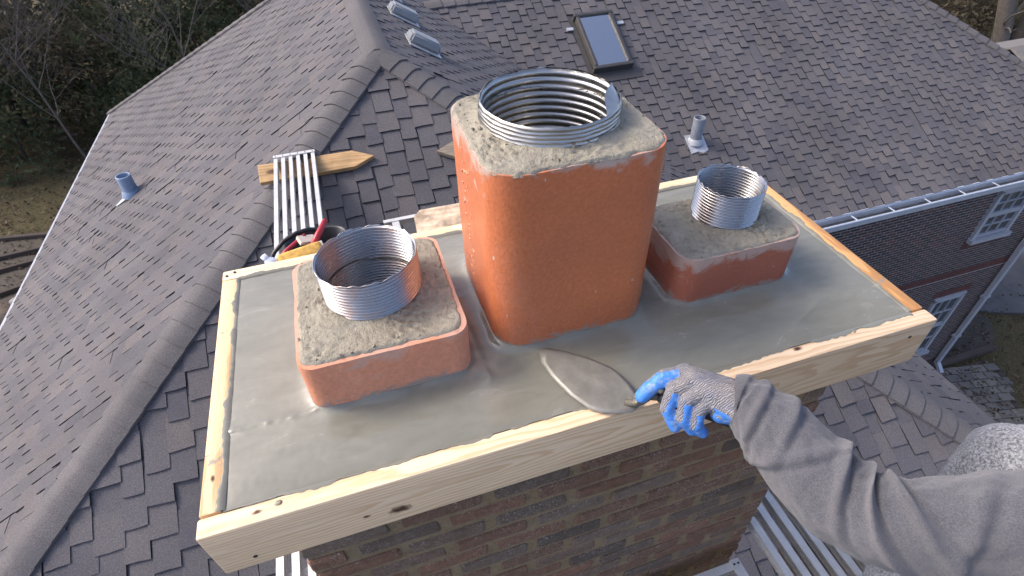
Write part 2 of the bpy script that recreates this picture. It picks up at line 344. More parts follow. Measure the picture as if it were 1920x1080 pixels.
M_PAVER = m_brick('paver_concrete', [(0.0, (0.115, 0.110, 0.104)), (0.5, (0.145, 0.138, 0.126)), (1.0, (0.18, 0.168, 0.148))], 0.1)
M_BARK = m_plain('bark_dark', (0.050, 0.042, 0.036), 0.95, var=0.35, sc=9, bump=0.02)
M_BARKL = m_plain('bark_pale', (0.13, 0.112, 0.095), 0.95, var=0.35, sc=7, bump=0.02)
def m_leaf(name, c0, c1, c2):
    m = NT(name, 0.75, spec=0.2); t = m.attr(); c = m.ramp(t, [(0.0, c0), (0.55, c1), (1.0, c2)]); m.col(c)
    tl_ = m.node('ShaderNodeBsdfTranslucent'); m.lk(c, tl_.inputs[0]); mx = m.node('ShaderNodeMixShader'); mx.inputs[0].default_value = 0.42
    m.lk(m.p.outputs[0], mx.inputs[1]); m.lk(tl_.outputs[0], mx.inputs[2]); m.lk(mx.outputs[0], m.n['Material Output'].inputs[0]); return m.mat
M_EVER = m_leaf('evergreen_leaf', (0.044, 0.056, 0.032), (0.080, 0.098, 0.052), (0.150, 0.160, 0.090))
M_EVER2 = m_leaf('russet_leaf', (0.065, 0.054, 0.038), (0.115, 0.095, 0.064), (0.20, 0.165, 0.115))
M_IVY = m_leaf('ivy_leaf', (0.075, 0.070, 0.028), (0.13, 0.115, 0.045), (0.22, 0.18, 0.08))

def m_glass():
    m = NT('skylight_glass', 0.02); n = m.n; n.remove(m.p)
    tr = m.node('ShaderNodeBsdfTransparent'); tr.inputs[0].default_value = (0.80, 0.88, 0.92, 1)
    gl = m.node('ShaderNodeBsdfGlossy'); gl.inputs['Roughness'].default_value = 0.03
    fr = m.node('ShaderNodeFresnel'); fr.inputs[0].default_value = 1.6
    mx = m.node('ShaderNodeMixShader'); m.lk(m.math('ADD', m.math('MULTIPLY', fr.outputs[0], 2.0), 0.62, clamp=True), mx.inputs[0]); m.lk(tr.outputs[0], mx.inputs[1]); m.lk(gl.outputs[0], mx.inputs[2])
    m.lk(mx.outputs[0], n['Material Output'].inputs[0]); return m.mat
M_GLASS = m_glass()
def m_wglass():
    m = NT('window_glass', 0.06, spec=0.9); a = m.noise(m.pos(), 2.0, 2); m.col(m.ramp(a, [(0.3, (0.035, 0.045, 0.055)), (0.7, (0.07, 0.085, 0.10))])); return m.mat
M_WGLASS = m_wglass()

# ------------------------------------------------------------------ ground
ZG = -8.4
g = MB(); n = 60; ext = 170.0
for j in range(n + 1):
    for i in range(n + 1):
        x = -ext + 2 * ext * i / n; y = -ext + 2 * ext * j / n + 30
        far = max(0.0, hypot(x - 3, y - 5) - 18)
        g.v.append((x, y, ZG + min(far * 0.02, 1.5) * nz(x * 0.03, y * 0.03)))
for j in range(n):
    for i in range(n):
        a = j * (n + 1) + i; g.f.append((a, a + 1, a + n + 2, a + n + 1)); g.m.append(0); g.t.append(0.5)
tag(g.build('ground', M_GROUND, smooth=True), kind='structure')
def sheet(name, poly, z, th, mat):
    b = MB(); b.prism(poly, z - th, z); o = b.build(name, mat); tag(o, kind='structure'); return o
def wavy(poly, step=0.35, amp=0.10, seed=0.0):
    out = []
    for i in range(len(poly)):
        a = Vector((*poly[i], 0)); b = Vector((*poly[(i + 1) % len(poly)], 0)); k = max(1, int((b - a).length / step))
        for q in range(k):
            c = a.lerp(b, q / k); out.append((c.x + amp * nz(c.x * 1.3, c.y * 1.3, seed), c.y + amp * nz(c.x * 1.3, c.y * 1.3, seed + 9)))
    return out
sheet('garden_bed', wavy([(10.9, 4.02), (12.3, 4.0), (12.9, 4.3), (13.3, 4.7), (12.9, 5.4), (12.5, 7.5), (10.9, 7.5)], seed=2), ZG + 0.02, 0.1, M_SOIL)
sheet('mulch_bed', wavy([(-13.5, 10.5), (-5.2, 10.5), (-5.6, 15.6), (-7.6, 15.75), (-10.4, 16.2), (-13.5, 16.4)], seed=12), ZG + 0.02, 0.1, M_SOIL)
sheet('driveway', wavy([(12.9, 5.4), (13.15, 5.02), (13.7, 4.75), (14.2, 4.6), (16.0, 4.4), (22, 4.6), (24, 16), (12.8, 16)], amp=0.06, seed=5), ZG + 0.05, 0.12, M_ASPH)
pat_poly = [(9.6, 4.00), (12.1, 3.85), (12.15, 3.5), (11.95, 3.2), (11.65, 2.7), (11.3, 2.3), (10.7, 1.7), (9.6, 1.2), (8.4, 1.6), (8.4, 4.0)]
pat = sheet('patio', pat_poly, ZG + 0.025, 0.1, M_SOIL)
def inside(pt, poly):
    x, y = pt; r = False; n = len(poly)
    for i in range(n):
        x0, y0 = poly[i]; x1, y1 = poly[(i + 1) % n]
        if (y0 > y) != (y1 > y) and x < (x1 - x0) * (y - y0) / (y1 - y0) + x0: r = not r
    return r
pav = []
for k in range(5):
    bm = bevel_box((0.262, 0.172, 0.07), 0.008, 1); me = bm_mesh(bm, 'paver', M_PAVER); a = me.attributes.new('tint', 'FLOAT', 'FACE'); a.data.foreach_set('value', [k / 4.0] * len(me.polygons)); pav.append(me)
pa = radians(-12)
for j in range(-20, 20):
    for i in range(-16, 16):
        lx = i * 0.275 + (0.137 if j % 2 else 0); ly = j * 0.185
        x = 10.6 + lx * cos(pa) - ly * sin(pa); y = 3.0 + lx * sin(pa) + ly * cos(pa)
        if inside((x, y), [(a * 0.985 + 10.6 * 0.015, b * 0.97 + 3 * 0.03) for a, b in pat_poly]) and x > 9.3:
            link('paver', random.choice(pav), pat, (x, y, ZG + 0.02 + U(-0.006, 0.006)), (U(-.01, .01), U(-.01, .01), pa + U(-.02, .02)))
# low edging kerb between patio and bed
b = MB(); b.box((11.62, 4.03, ZG + 0.06), (1.75, 0.12, 0.14)); tag(b.build('edging_kerb', M_TIMBER), 'dark low edging strip between paved path and garden bed', 'edging')

# ------------------------------------------------------------------ the house: roof
XA, YA, ZA = 0.755, 4.5, -0.745          # apex where the two hips and the ridge meet
ZE = -3.5                                # eaves
P6 = 0.6
XC = XA + (ZA - ZE) / P6; XB = XA - (ZA - ZE) / P6; YF = YA - (ZA - ZE) / P6
YD, PD = 4.06, 0.58; YR = 7.836; ZR = ZE + PD * (YR - YD); XV = XA + (ZA - ZR) / P6
XH0, XH1 = 12.18, 9.01                   # foot and head of the wing's right hip
YB = 11.45; YBT = 8.6                    # far corner of the left slope, far end of the main ridge
house = empty('house', (3.0, 5.0, ZG), 'two storey brick house under the dark shingled hip roof', 'house')
apex = Vector((XA, YA, ZA)); far = Vector((XA, YBT, ZA))
cFL = Vector((XB, YF, ZE)); cFR = Vector((XC, YF, ZE)); cBL = Vector((XB, YB, ZE)); cV = Vector((XC, YD, ZE))
vT = Vector((XV, YR, ZR)); dR = Vector((XH1, YR, ZR)); cDR = Vector((XH0, YD, ZE)); cDB = Vector((XH0, 2 * YR - YD, ZE)); cBR = Vector((XC, YB, ZE)); cV2 = Vector((XC, 2 * YR - YD, ZE))
# skylight opening on the wing slope
SX0, SX1, SY0, SY1 = 3.80, 4.30, 6.50, 7.29
def onD(x, y, dz=0.0): return Vector((x, y, ZE + PD * (y - YD) + dz))
rb = MB()
def face(*p): rb.add([Vector(q) for q in p], [tuple(range(len(p)))], 0, 0.5)
face(cFL, cFR, apex); face(cBL, cFL, apex, far); face(cFR, cV, vT, Vector((XV, YBT, ZR)), far, apex)
vv0 = lambda y: XC + (XV - XC) * (y - YD) / (YR - YD)      # valley x at y
hh0 = lambda y: XH0 + (XH1 - XH0) * (y - YD) / (YR - YD)
face(cV, cDR, onD(hh0(SY0), SY0), onD(SX1, SY0), onD(SX0, SY0), onD(vv0(SY0), SY0))
face(onD(vv0(SY0), SY0), onD(SX0, SY0), onD(SX0, SY1), onD(vv0(SY1), SY1))
face(onD(SX1, SY0), onD(hh0(SY0), SY0), onD(hh0(SY1), SY1), onD(SX1, SY1))
face(onD(vv0(SY1), SY1), onD(SX0, SY1), onD(SX1, SY1), onD(hh0(SY1), SY1), dR, vT)
face(cDR, cDB, dR); face(cDB, cV2, vT, dR); face(cBL, far, cBR)
face(cV2, cBR, far, Vector((XV, YBT, ZR)), vT)
roof = rb.build('roof', M_SH, house)

def clip(poly, conv):
    n = len(conv)
    for i in range(n):
        ax, ay = conv[i]; bx, by = conv[(i + 1) % n]; out = []
        if not poly: return []
        for j in range(len(poly)):
            p, q = poly[j], poly[(j + 1) % len(poly)]
            sp = (bx - ax) * (p[1] - ay) - (by - ay) * (p[0] - ax); sq = (bx - ax) * (q[1] - ay) - (by - ay) * (q[0] - ax)
            if sp >= 0: out.append(p)
            if sp * sq < 0:
                t = sp / (sp - sq); out.append((p[0] + (q[0] - p[0]) * t, p[1] + (q[1] - p[1]) * t))
        poly = out
    return poly
CH, CW = 0.0985, 0.139
# outline of what stands in front of the roof in the photograph, to rank the shingles by how much of them shows
occ = [[(367, 1031), (416, 505), (850, 415), (850, 190), (1000, 130), (1245, 240), (1240, 330), (1390, 305), (1762, 602), (1730, 660), (1530, 740), (1370, 1080), (395, 1080)], [(1380, 740), (1500, 780), (1750, 890), (1920, 795), (1920, 1080), (1400, 1080), (1440, 900)]]
tabs = []
def lay(O, Uv, Vv, poly, thick=0.015, skip=None):
    Nv = Uv.cross(Vv).normalized(); vmax = max(p[1] for p in poly); umin = min(p[0] for p in poly); umax = max(p[0] for p in poly)
    # irregular column edges, shared by neighbouring courses so that the drops line up like in the photograph
    cols = []; u = umin - 0.3
    while u < umax + 0.3: cols.append(u); u += CW * U(0.84, 1.16)
    k = -1
    while k * CH < vmax:
        v0 = k * CH; prev = None
        for i in range(len(cols) - 1):
            odd = (k + i) % 2
            if odd:
                if R() < 0.045: pass
                else: continue
            elif R() < 0.035: continue
            u0 = cols[i] + U(-0.012, 0.012); u1 = cols[i + 1] + U(-0.012, 0.012)
            L = 2 * CH + 0.035; d0, d1 = U(-0.006, 0.006), U(-0.006, 0.006); um = (u0 + u1) / 2
            q = [(u0, v0 + d0), (um, v0 + (d0 + d1) / 2 + U(-0.004, 0.004)), (u1, v0 + d1), (u1, v0 + L), (u0, v0 + L)]
            c = clip(q, poly)
            if len(c) < 3: continue
            if skip and skip(sum(p[0] for p in c) / len(c), sum(p[1] for p in c) / len(c)): continue
            area = abs(sum(c[a][0] * c[(a + 1) % len(c)][1] - c[(a + 1) % len(c)][0] * c[a][1] for a in range(len(c)))) / 2
            if area < 0.0008: continue
            tk = thick * U(0.75, 1.25) * (0.55 if odd else 1); lift = U(0, 0.0025); top = []; bot = []
            for (a, b_) in c:
                h = tk * (1 - (b_ - v0) / L) + 0.0035 + lift
                P = O + Uv * a + Vv * b_; top.append(P + Nv * h); bot.append(P - Nv * 0.003)
            m_ = len(c); tint = min(1, max(0, random.gauss(0.5, 0.27)))
            ctr = sum(top, Vector((0, 0, 0))) / m_
            pr = project(ctr); score = 0
            if pr and -20 < pr[0] < 1940 and -20 < pr[1] < 1100 and not any(inside(pr[:2], o_) for o_ in occ):
                score = area * abs(Nv.dot((ctr - CAMP).normalized())) / pr[2] ** 2
            tabs.append((score, top, bot, tint))
        k += 1
def plane(O, Uv, pitch_dir, pts):
    Vv = Vector(pitch_dir).normalized(); Uv = Vector(Uv)
    return O, Uv, Vv, [((p - O).dot(Uv), (p - O).dot(Vv)) for p in pts]
lay(*plane(Vector((XA, YF, ZE)), (1, 0, 0), (0, 1, P6), [cFL, cFR, apex]))
lay(*plane(Vector((XB, 0, ZE)), (0, -1, 0), (1, 0, P6), [cBL, cFL, apex, far]), thick=0.009)
lay(*plane(Vector((XC, 0, ZE)), (0, 1, 0), (-1, 0, P6), [cFR, cV, vT, Vector((XA + (ZA - ZA) / P6, YR, ZA)), apex]), thick=0.012)
OD = Vector((XC, YD, ZE)); sl_ = hypot(1, PD)
lay(*plane(OD, (1, 0, 0), (0, 1, PD), [cV, cDR, dR, vT]), skip=lambda u, v: SX0 - 0.07 < XC + u < SX1 + 0.07 and SY0 - 0.07 < YD + v / sl_ < SY1 + 0.07)
tabs.sort(key=lambda t: -t[0])
M_EDGE = m_plain('shingle_cut_edge', (0.022, 0.021, 0.024), 0.9, var=0.3, sc=40)
def tab_add(mb, top, bot, tint, off=Vector((0, 0, 0))):
    m_ = len(top); k = len(mb.f); mb.add([p - off for p in top] + [p - off for p in bot], [tuple(range(m_))] + [(i, m_ + i, m_ + (i + 1) % m_, (i + 1) % m_) for i in range(m_)], 1, tint); mb.m[k] = 0
for (s_, top, bot, tint) in tabs[:300]:
    c = sum(top, Vector((0, 0, 0))) / len(top); b = MB(); tab_add(b, top, bot, tint, c); link('shingle', b.mesh('shingle', [M_SH, M_EDGE]), roof, c)
b = MB()
for (s_, top, bot, tint) in tabs[300:]: tab_add(b, top, bot, tint)
tag(b.build('shingles', [M_SH, M_EDGE], roof), kind='stuff')

def caps(p0, p1, n1, n2, wid=0.13, expo=0.145, skip_first=0):
    # p0 low end, p1 high end; n1, n2 the outward normals of the two slopes
    p0, p1 = Vector(p0), Vector(p1); e = (p1 - p0).normalized(); n1 = Vector(n1).normalized(); n2 = Vector(n2).normalized(); nm = (n1 + n2).normalized()
    w1 = e.cross(n1); w1 = w1 if w1.dot(n2) < 0 else -w1
    w2 = e.cross(n2); w2 = w2 if w2.dot(n1) < 0 else -w2
    L = 0.24; meshes = []
    for t in range(4):
        rows = []; tint = 0.2 + 0.2 * t
        for (s_, h) in ((0.0, 0.034), (0.5 * L, 0.025), (L, 0.016)):
            rows.append([w1 * wid + n1 * (h + 0.008) , w1 * wid * 0.55 + n1 * (h + 0.012), w1 * 0.022 + nm * (h + 0.010), w2 * 0.022 + nm * (h + 0.010), w2 * wid * 0.55 + n2 * (h + 0.012), w2 * wid + n2 * (h + 0.008)])
            rows[-1] = [q + e * s_ for q in rows[-1]]
        b = MB(); vs = [q for r in rows for q in r] + [q - nm * (0.03 if i in (2, 3) else 0.022) for i, q in enumerate(rows[0])]
        fs = []; 
        for r in range(2):
            for i in range(5): fs.append((r * 6 + i, r * 6 + i + 1, r * 6 + 7 + i, r * 6 + 6 + i))
        for i in range(5): fs.append((18 + i, 18 + i + 1, i + 1, i))
        k0 = len(vs); vs += [rows[0][0] - nm * 0.02, rows[2][0] - nm * 0.02, rows[0][5] - nm * 0.02, rows[2][5] - nm * 0.02]
        fs += [(0, 6, 12, k0 + 1, k0), (5, k0 + 2, k0 + 3, 17, 11)]
        b.add(vs, fs, 0, tint); me = b.mesh('ridge_cap', M_CAP); smooth_angle(me, 40); meshes.append(me)
    n_ = int((p1 - p0).length / expo)
    for i in range(n_):
        c = p0 + e * (i * expo); link('ridge_cap', random.choice(meshes), roof, c, (U(-.006, .006), U(-.006, .006), U(-.006, .006)))
NA, NB, NC, ND = (0, -P6, 1), (-P6, 0, 1), (P6, 0, 1), (0, -PD, 1)
caps(cFL, apex, NB, NA); caps(cFR, apex, NA, NC)
caps(far, apex + Vector((0, -0.1, 0)), NC, NB, expo=0.30)
caps(Vector((XH1, YR, ZR)), vT, ND, (0, PD, 1), expo=0.19)
caps(cDR, dR, ND, (XH0 - XH1, 0, 1.0), expo=0.19)
caps(cBL, far, NB, (0, 1, 0.9), expo=0.20)

# ------------------------------------------------------------------ the house: walls
YW = 4.08; XW = 10.86
wb = MB()
wb.box(((XC - 0.35 + XW) / 2, (YW + 2 * YR - YD) / 2, (ZG + ZE) / 2 + 0.15), (XW - XC + 0.35, 2 * YR - YD - YW, ZE - ZG - 0.3))
wb.box(((XB + XC) / 2, (YF + YB) / 2 + 0.05, (ZG + ZE) / 2 + 0.15), (XC - XB - 0.5, YB - YF - 0.5, ZE - ZG - 0.3))
wall = wb.build('wall', M_HMORT, house)
sf = MB()
sf.box(((XB + XC) / 2, YF + 0.2, ZE - 0.08), (XC - XB - 0.1, 0.36, 0.12)); sf.box((XC - 0.2, (YF + YD) / 2 + 0.1, ZE - 0.08), (0.30, YD - YF - 0.4, 0.12)); sf.box((XB + 0.2, (YF + YB) / 2, ZE - 0.08), (0.30, YB - YF - 0.1, 0.12))
sf.box((XC + 0.3 + (XH0 - XC) / 2, YD + 0.09, ZE - 0.10), (XH0 - XC - 0.7, 0.14, 0.12))
sf.box((XW + 0.6, (YD + 2 * YR - YD) / 2, ZE - 0.12), (1.25, 2 * YR - 2 * YD - 0.2, 0.1))
sf.build('soffit', M_SOFFIT, house)
W1 = (9.43, 10.20, -4.72, -3.74); W2 = (9.55, 10.26, -7.64, -6.03); ZBELT = -5.465
bl, bh, gap = 0.158, 0.0405, 0.0135
wmesh = []
for k in range(8):
    b = MB(); b.box((0, 0, 0), (bl, 0.03, bh), jit=0.0015, tint=k / 7.0); wmesh.append(b.mesh('brick', M_HBRICK))
rest = MB(); cand = []
j = 0; z = ZE - 0.2
while z > ZG + 0.02:
    x = XC - 0.05 + (0.5 * (bl + gap) if j % 2 else 0)
    while x < XW:
        parts = [(x, min(x + bl, XW - 0.01))]
        for (w0, w1, a, bb) in (W1, W2):
            if a - 0.155 < z < bb + (0.15 if w0 == W2[0] else 0.3):
                parts = [q for (p0, p1) in parts for q in ((p0, min(p1, w0 - 0.008)), (max(p0, w1 + 0.008), p1)) if q[1] - q[0] > 0.02]
        if abs(z - ZBELT) > 0.09:
            for (p0, p1) in parts:
                cx = (p0 + p1) / 2; pr = project((cx, YW, z)); vis = pr and pr[0] < 1925 and pr[1] > 300 and not inside(pr[:2], occ[0]) and p1 - p0 > bl - 0.001; cand.append((pr[2] if vis else 99, cx, z, p1 - p0))
        x += bl + gap
    z -= bh + gap; j += 1
cand.sort()
for i, (d_, cx, z, ln) in enumerate(cand):
    if i < 300: link('brick', random.choice(wmesh), wall, (cx, YW + 0.0115, z))
    else: rest.box((cx, YW + 0.0115, z), (ln, 0.03, bh), tint=R())
tag(rest.build('bricks', M_HBRICK, wall), kind='stuff')
sm = MB(); sm.box((0, 0, 0), (0.042, 0.05, 0.13), jit=0.001); sm = sm.mesh('soldier_brick', M_HBRICK_RED)
x = XC + 1.6
while x < XW - 0.04:
    link('soldier_brick', sm, wall, (x, YW + 0.012, ZBELT)); x += 0.056
for (w0, w1, a, bb), zs in ((W2, W2[3] + 0.08), (W1, W1[2] - 0.085), (W2, W2[2] - 0.085)):
    x = w0 - 0.03
    while x < w1 + 0.06: link('soldier_brick', sm, wall, (x, YW + 0.012, zs)); x += 0.056
def window(w0, w1, z0, z1, cols, rows):
    wn_ = MB(); f = 0.07
    wn_.box(((w0 + w1) / 2, YW - 0.02, z0 + f / 2 - 0.02), (w1 - w0 + 0.06, 0.14, f)); wn_.box(((w0 + w1) / 2, YW - 0.0, z1 - f / 2), (w1 - w0, 0.09, f))
    wn_.box((w0 + f / 2, YW, (z0 + z1) / 2), (f, 0.09, z1 - z0 - 2 * f + 0.04)); wn_.box((w1 - f / 2, YW, (z0 + z1) / 2), (f, 0.09, z1 - z0 - 2 * f + 0.04))
    o = wn_.build('window', M_WHITE, house)
    zm = (z0 + z1) / 2
    for (a, b_) in ((z0 + f, zm), (zm, z1 - f)):
        for zz in (a + 0.02, b_ - 0.02): s = MB(); s.box(((w0 + w1) / 2, YW - 0.012, zz), (w1 - w0 - 2 * f, 0.05, 0.039)); s.build('sash_rail', M_WHITE, o)
        for i in range(1, cols):
            s = MB(); s.box((w0 + f + (w1 - w0 - 2 * f) * i / cols, YW - 0.010, (a + b_) / 2), (0.013, 0.03, b_ - a - 0.08)); s.build('muntin', M_WHITE, o)
        for i in range(1, rows):
            s = MB(); s.box(((w0 + w1) / 2, YW - 0.013, a + (b_ - a) * i / rows), (w1 - w0 - 2 * f, 0.03, 0.013)); s.build('muntin', M_WHITE, o)
    s = MB(); s.box(((w0 + w1) / 2, YW + 0.004, zm), (w1 - w0 - 2 * f + 0.02, 0.012, z1 - z0 - 2 * f)); s.build('pane', M_WGLASS, o)
window(*W1, 3, 2); window(*W2, 3, 2)
# gutter on the wing eave: back strip, trough, rolled front lip, hangers
gb = MB(); gl0, gl1 = XC + 0.25, XH0
gb.box(((gl0 + gl1) / 2, YD - 0.005, ZE - 0.05), (gl1 - gl0, 0.012, 0.13)); gb.box(((gl0 + gl1) / 2, YD - 0.075, ZE - 0.115), (gl1 - gl0, 0.13, 0.01)); gb.box(((gl0 + gl1) / 2, YD - 0.145, ZE - 0.075), (gl1 - gl0, 0.012, 0.09))
gb.box(((gl0 + gl1) / 2, YD + 0.03, ZE + 0.012), (gl1 - gl0, 0.11, 0.006), Matrix.Rotation(math.atan(PD), 3, 'X'))
gb.tube([(gl0, YD - 0.150, ZE - 0.03), (gl1, YD - 0.150, ZE - 0.03)], 0.016, 8)
gut = gb.build('gutter', M_GUT, house)
gm = MB(); gm.box(((gl0 + gl1) / 2, YD - 0.075, ZE - 0.105), (gl1 - gl0, 0.118, 0.008)); gm.build('trough_floor', M_GUTIN, gut)  # darker layer along the floor of the trough
x = gl0 + 0.35
while x < gl1:
    h = MB(); h.box((x, YD - 0.075, ZE - 0.028), (0.022, 0.15, 0.006)); h.build('hanger', M_GUT, gut); x += 0.62
g2 = MB(); g2.box((XB - 0.014, (YF + YB) / 2, ZE - 0.015), (0.028, YB - YF, 0.05)); g2.build('gutter', M_WHITE, house)
g2 = MB(); g2.box((XC + 0.03, (YF + YD) / 2 - 0.2, ZE - 0.04), (0.03, YD - YF - 0.3, 0.05)); g2.build('drip_edge', M_SKYF, house)
dx = XW - 0.03
d = MB(); d.box((dx, YW - 0.075, (ZE - 0.25 + ZG + 0.28) / 2), (0.085, 0.065, ZE - 0.25 - ZG - 0.28)); d.box((dx, YW - 0.15, ZG + 0.20), (0.085, 0.065, 0.26), Matrix.Rotation(radians(-48), 3, 'X')); d.box((dx, YW - 0.11, ZE - 0.18), (0.085, 0.065, 0.22))
ds = d.build('downspout', M_WHITE, house)
for z in (-4.6, -6.3, -7.35):
    s = MB(); s.box((dx, YW - 0.07, z), (0.15, 0.085, 0.05)); s.build('strap', M_WHITE, ds)

# ------------------------------------------------------------------ things on the roof
def orient(N, Uv):
    N = Vector(N).normalized(); Uv = Vector(Uv).normalized(); V = N.cross(Uv).normalized(); return Matrix((Uv, V, N)).transposed()
# skylight
MD = orient(ND, (1, 0, 0)); sc_ = onD((SX0 + SX1) / 2, (SY0 + SY1) / 2)
sk = empty('skylight', sc_, 'dark framed roof window set in the wing slope', 'skylight')
sw, sh = SX1 - SX0, (SY1 - SY0) * sl_
def dloc(u, v, h): return sc_ + MD @ Vector((u, v, h))
for (u, v, a, b_, nm) in ((0, -sh / 2, sw + 0.10, 0.055, 'frame'), (0, sh / 2, sw + 0.10, 0.055, 'frame'), (-sw / 2, 0, 0.055, sh - 0.06, 'frame'), (sw / 2, 0, 0.055, sh - 0.06, 'frame')):
    me = bm_mesh(bevel_box((a, b_, 0.16), 0.012, 2), 'frame', M_SKYF); o = link(nm, me, sk, dloc(u, v, 0.04)); o.rotation_euler = MD.to_euler()
for (u, v, a, b_) in ((0, -sh / 2 - 0.11, sw + 0.32, 0.16), (-sw / 2 - 0.07, 0, 0.07, sh + 0.1), (sw / 2 + 0.07, 0, 0.07, sh + 0.1)):
    b = MB(); b.box((0, 0, 0), (a, b_, 0.008)); o = b.build('flashing', M_SKYF, sk); o.location = dloc(u, v, 0.022); o.rotation_euler = MD.to_euler()
for s_ in (-1, 1):
    b = MB(); b.box((0, 0, 0), (0.10, 0.05, 0.012)); o = b.build('bracket', M_FLASH, sk); o.location = dloc(s_ * (sw / 2 + 0.14), sh / 2 - 0.16, 0.035); o.rotation_euler = MD.to_euler()
b = MB(); b.box((0, 0, 0), (sw - 0.06, sh - 0.06, 0.006)); o = b.build('pane', M_GLASS, sk); o.location = dloc(0, 0, 0.09); o.rotation_euler = MD.to_euler()
b = MB()
for (u, v, a, b_) in ((0, -sh / 2 + 0.01, sw, 0.02), (0, sh / 2 - 0.01, sw, 0.02), (-sw / 2 + 0.01, 0, 0.02, sh - 0.04), (sw / 2 - 0.01, 0, 0.02, sh - 0.04)):
    b.box(dloc(u, v, -0.30), (a, b_, 0.5), MD)
b.box(dloc(0, 0, -0.56), (sw, sh, 0.02), MD); b.build('light_shaft', M_DRYW, sk)

# box vents on the right slope of the main roof
MC = orient(NC, (0, 1, 0))
def onC(x, y, dz=0.0): return Vector((x, y, ZA - P6 * (x - XA) + dz))
vent0 = None
for (x, y, lab) in ((1.255, 5.28, 'grey box vent on the slope, nearest the hip'), (1.225, 6.28, 'grey box vent on the slope, second from the hip'), (1.20, 7.28, 'grey box vent at the top edge, farthest from the hip')):
    c = onC(x, y); vt = empty('roof_vent', c, lab, 'roof vent', 'box vents in a row below the ridge')
    b = MB(); b.box((0, 0, 0), (0.34, 0.34, 0.010)); o = b.build('flange', M_FLASH, vt); o.location = c + MC @ Vector((0, -0.01, 0.024)); o.rotation_euler = MC.to_euler()
    bm = bmesh.new(); bmesh.ops.create_cube(bm, size=1.0)
    for v_ in bm.verts:
        s_ = 0.82 if v_.co.z > 0 else 1.0; v_.co = Vector((v_.co.x * 0.24 * s_, v_.co.y * 0.34 * (0.9 if v_.co.z > 0 else 1), v_.co.z * 0.095))
    bmesh.ops.bevel(bm, geom=bm.edges[:], offset=0.02, segments=3, affect='EDGES'); me = bm_mesh(bm, 'hood', M_BOXV); smooth_angle(me, 50)
    o = link('hood', me, vt, c + MC @ Vector((0, 0.0, 0.078))); o.rotation_euler = MC.to_euler()
    b = MB(); b.tube([c + MC @ Vector((0, 0, 0.0)), c + MC @ Vector((0, 0, 0.09))], 0.09, 16); b.build('throat', M_DARK, vt)

def lathe(prof, n=32, c=(0, 0, 0), M=None):
    b = MB(); k = len(prof)
    for (r, z) in prof:
        for i in range(n):
            a = 2 * pi * i / n; v = Vector((r * cos(a), r * sin(a), z)); v = M @ v if M else v; b.v.append(tuple(v + Vector(c)))
    for j in range(k - 1):
        for i in range(n):
            i2 = (i + 1) % n; b.f.append((j * n + i, j * n + i2, (j + 1) * n + i2, (j + 1) * n + i)); b.m.append(0); b.t.append(0.5)
    return b
def vent_pipe(base, N, Uv, top, r, mat, lab, fl):
    Mx = orient(N, Uv); base = Vector(base); vp = empty('vent_pipe', base, lab, 'vent pipe', 'plumbing vent pipes on the roof'); h = top
    lathe([(r, -0.06), (r, h - 0.01), (r - 0.004, h), (r - 0.012, h), (r - 0.014, h - 0.01), (r - 0.014, h - 0.22), (0.001, h - 0.22)], 28, base).build('pipe', mat, vp, True)
    b = MB(); poly = [(-0.13, -0.17), (-0.02, -0.155), (0.04, -0.19), (0.13, -0.16), (0.14, 0.10), (-0.13, 0.12)] if fl else [(-0.02, -0.26), (0.03, -0.22), (0.05, -0.08), (0.03, 0.0), (-0.06, 0.0), (-0.08, -0.09)]
    b.prism(poly, 0.018, 0.026, Matrix.Translation(base) @ Mx.to_4x4()); b.build('flashing', M_FLASH, vp)
    lathe([(r + 0.035, 0.0), (r + 0.02, 0.05), (r + 0.004, 0.075)], 24, base).build('boot', M_FLASH if fl else mat, vp, True)
vent_pipe((-2.165, 6.078, -2.50), NB, (0, -1, 0), 0.25, 0.078, M_PVC, 'blue grey vent pipe standing on the left slope', False)
vent_pipe((4.80, 5.34, -2.76), ND, (1, 0, 0), 0.36, 0.078, M_PVC2, 'grey vent pipe with white flashing on the wing slope', True)

# ------------------------------------------------------------------ chimney
W_, D_ = 1.53, 0.714
CX0, CX1, CY0, CY1 = 0.088, 1.432, 0.085, 0.64
ch = empty('chimney', ((CX0 + CX1) / 2, (CY0 + CY1) / 2, -3.4), 'brick chimney with thick brown mortar joints rising through the roof', 'chimney')
b = MB(); b.box(((CX0 + CX1) / 2, (CY0 + CY1) / 2, -1.92), (CX1 - CX0 - 0.006, CY1 - CY0 - 0.006, 3.58)); core = b.build('mortar_core', M_BMORT, ch)
def brick_mesh(l, tint):
    bm = bmesh.new(); bmesh.ops.create_cube(bm, size=1.0); bmesh.ops.scale(bm, vec=(l, 0.09, 0.048), verts=bm.verts)
    bmesh.ops.bevel(bm, geom=bm.edges[:], offset=0.005, segments=1, affect='EDGES')
    for v in bm.verts: v.co += Vector((U(-.003, .003), U(-.0012, .0012), U(-.0025, .0025)))
    me = bm_mesh(bm, 'brick', M_BRICK); a = me.attributes.new('tint', 'FLOAT', 'FACE'); a.data.foreach_set('value', [tint] * len(me.polygons)); return me
tl = [0.0, 0.08, 0.18, 0.28, 0.36, 0.42, 0.48, 0.55, 0.6, 0.66, 0.72, 0.8, 0.86, 0.5, 0.44, 0.12, 0.3, 0.22, 0.58, 0.98]
bfull = [brick_mesh(0.186, t) for t in tl]; bhalf = [brick_mesh(0.085, t) for t in tl]
restb = MB(); cnt = 0; CP = 0.0685; j = 0; z = -0.178
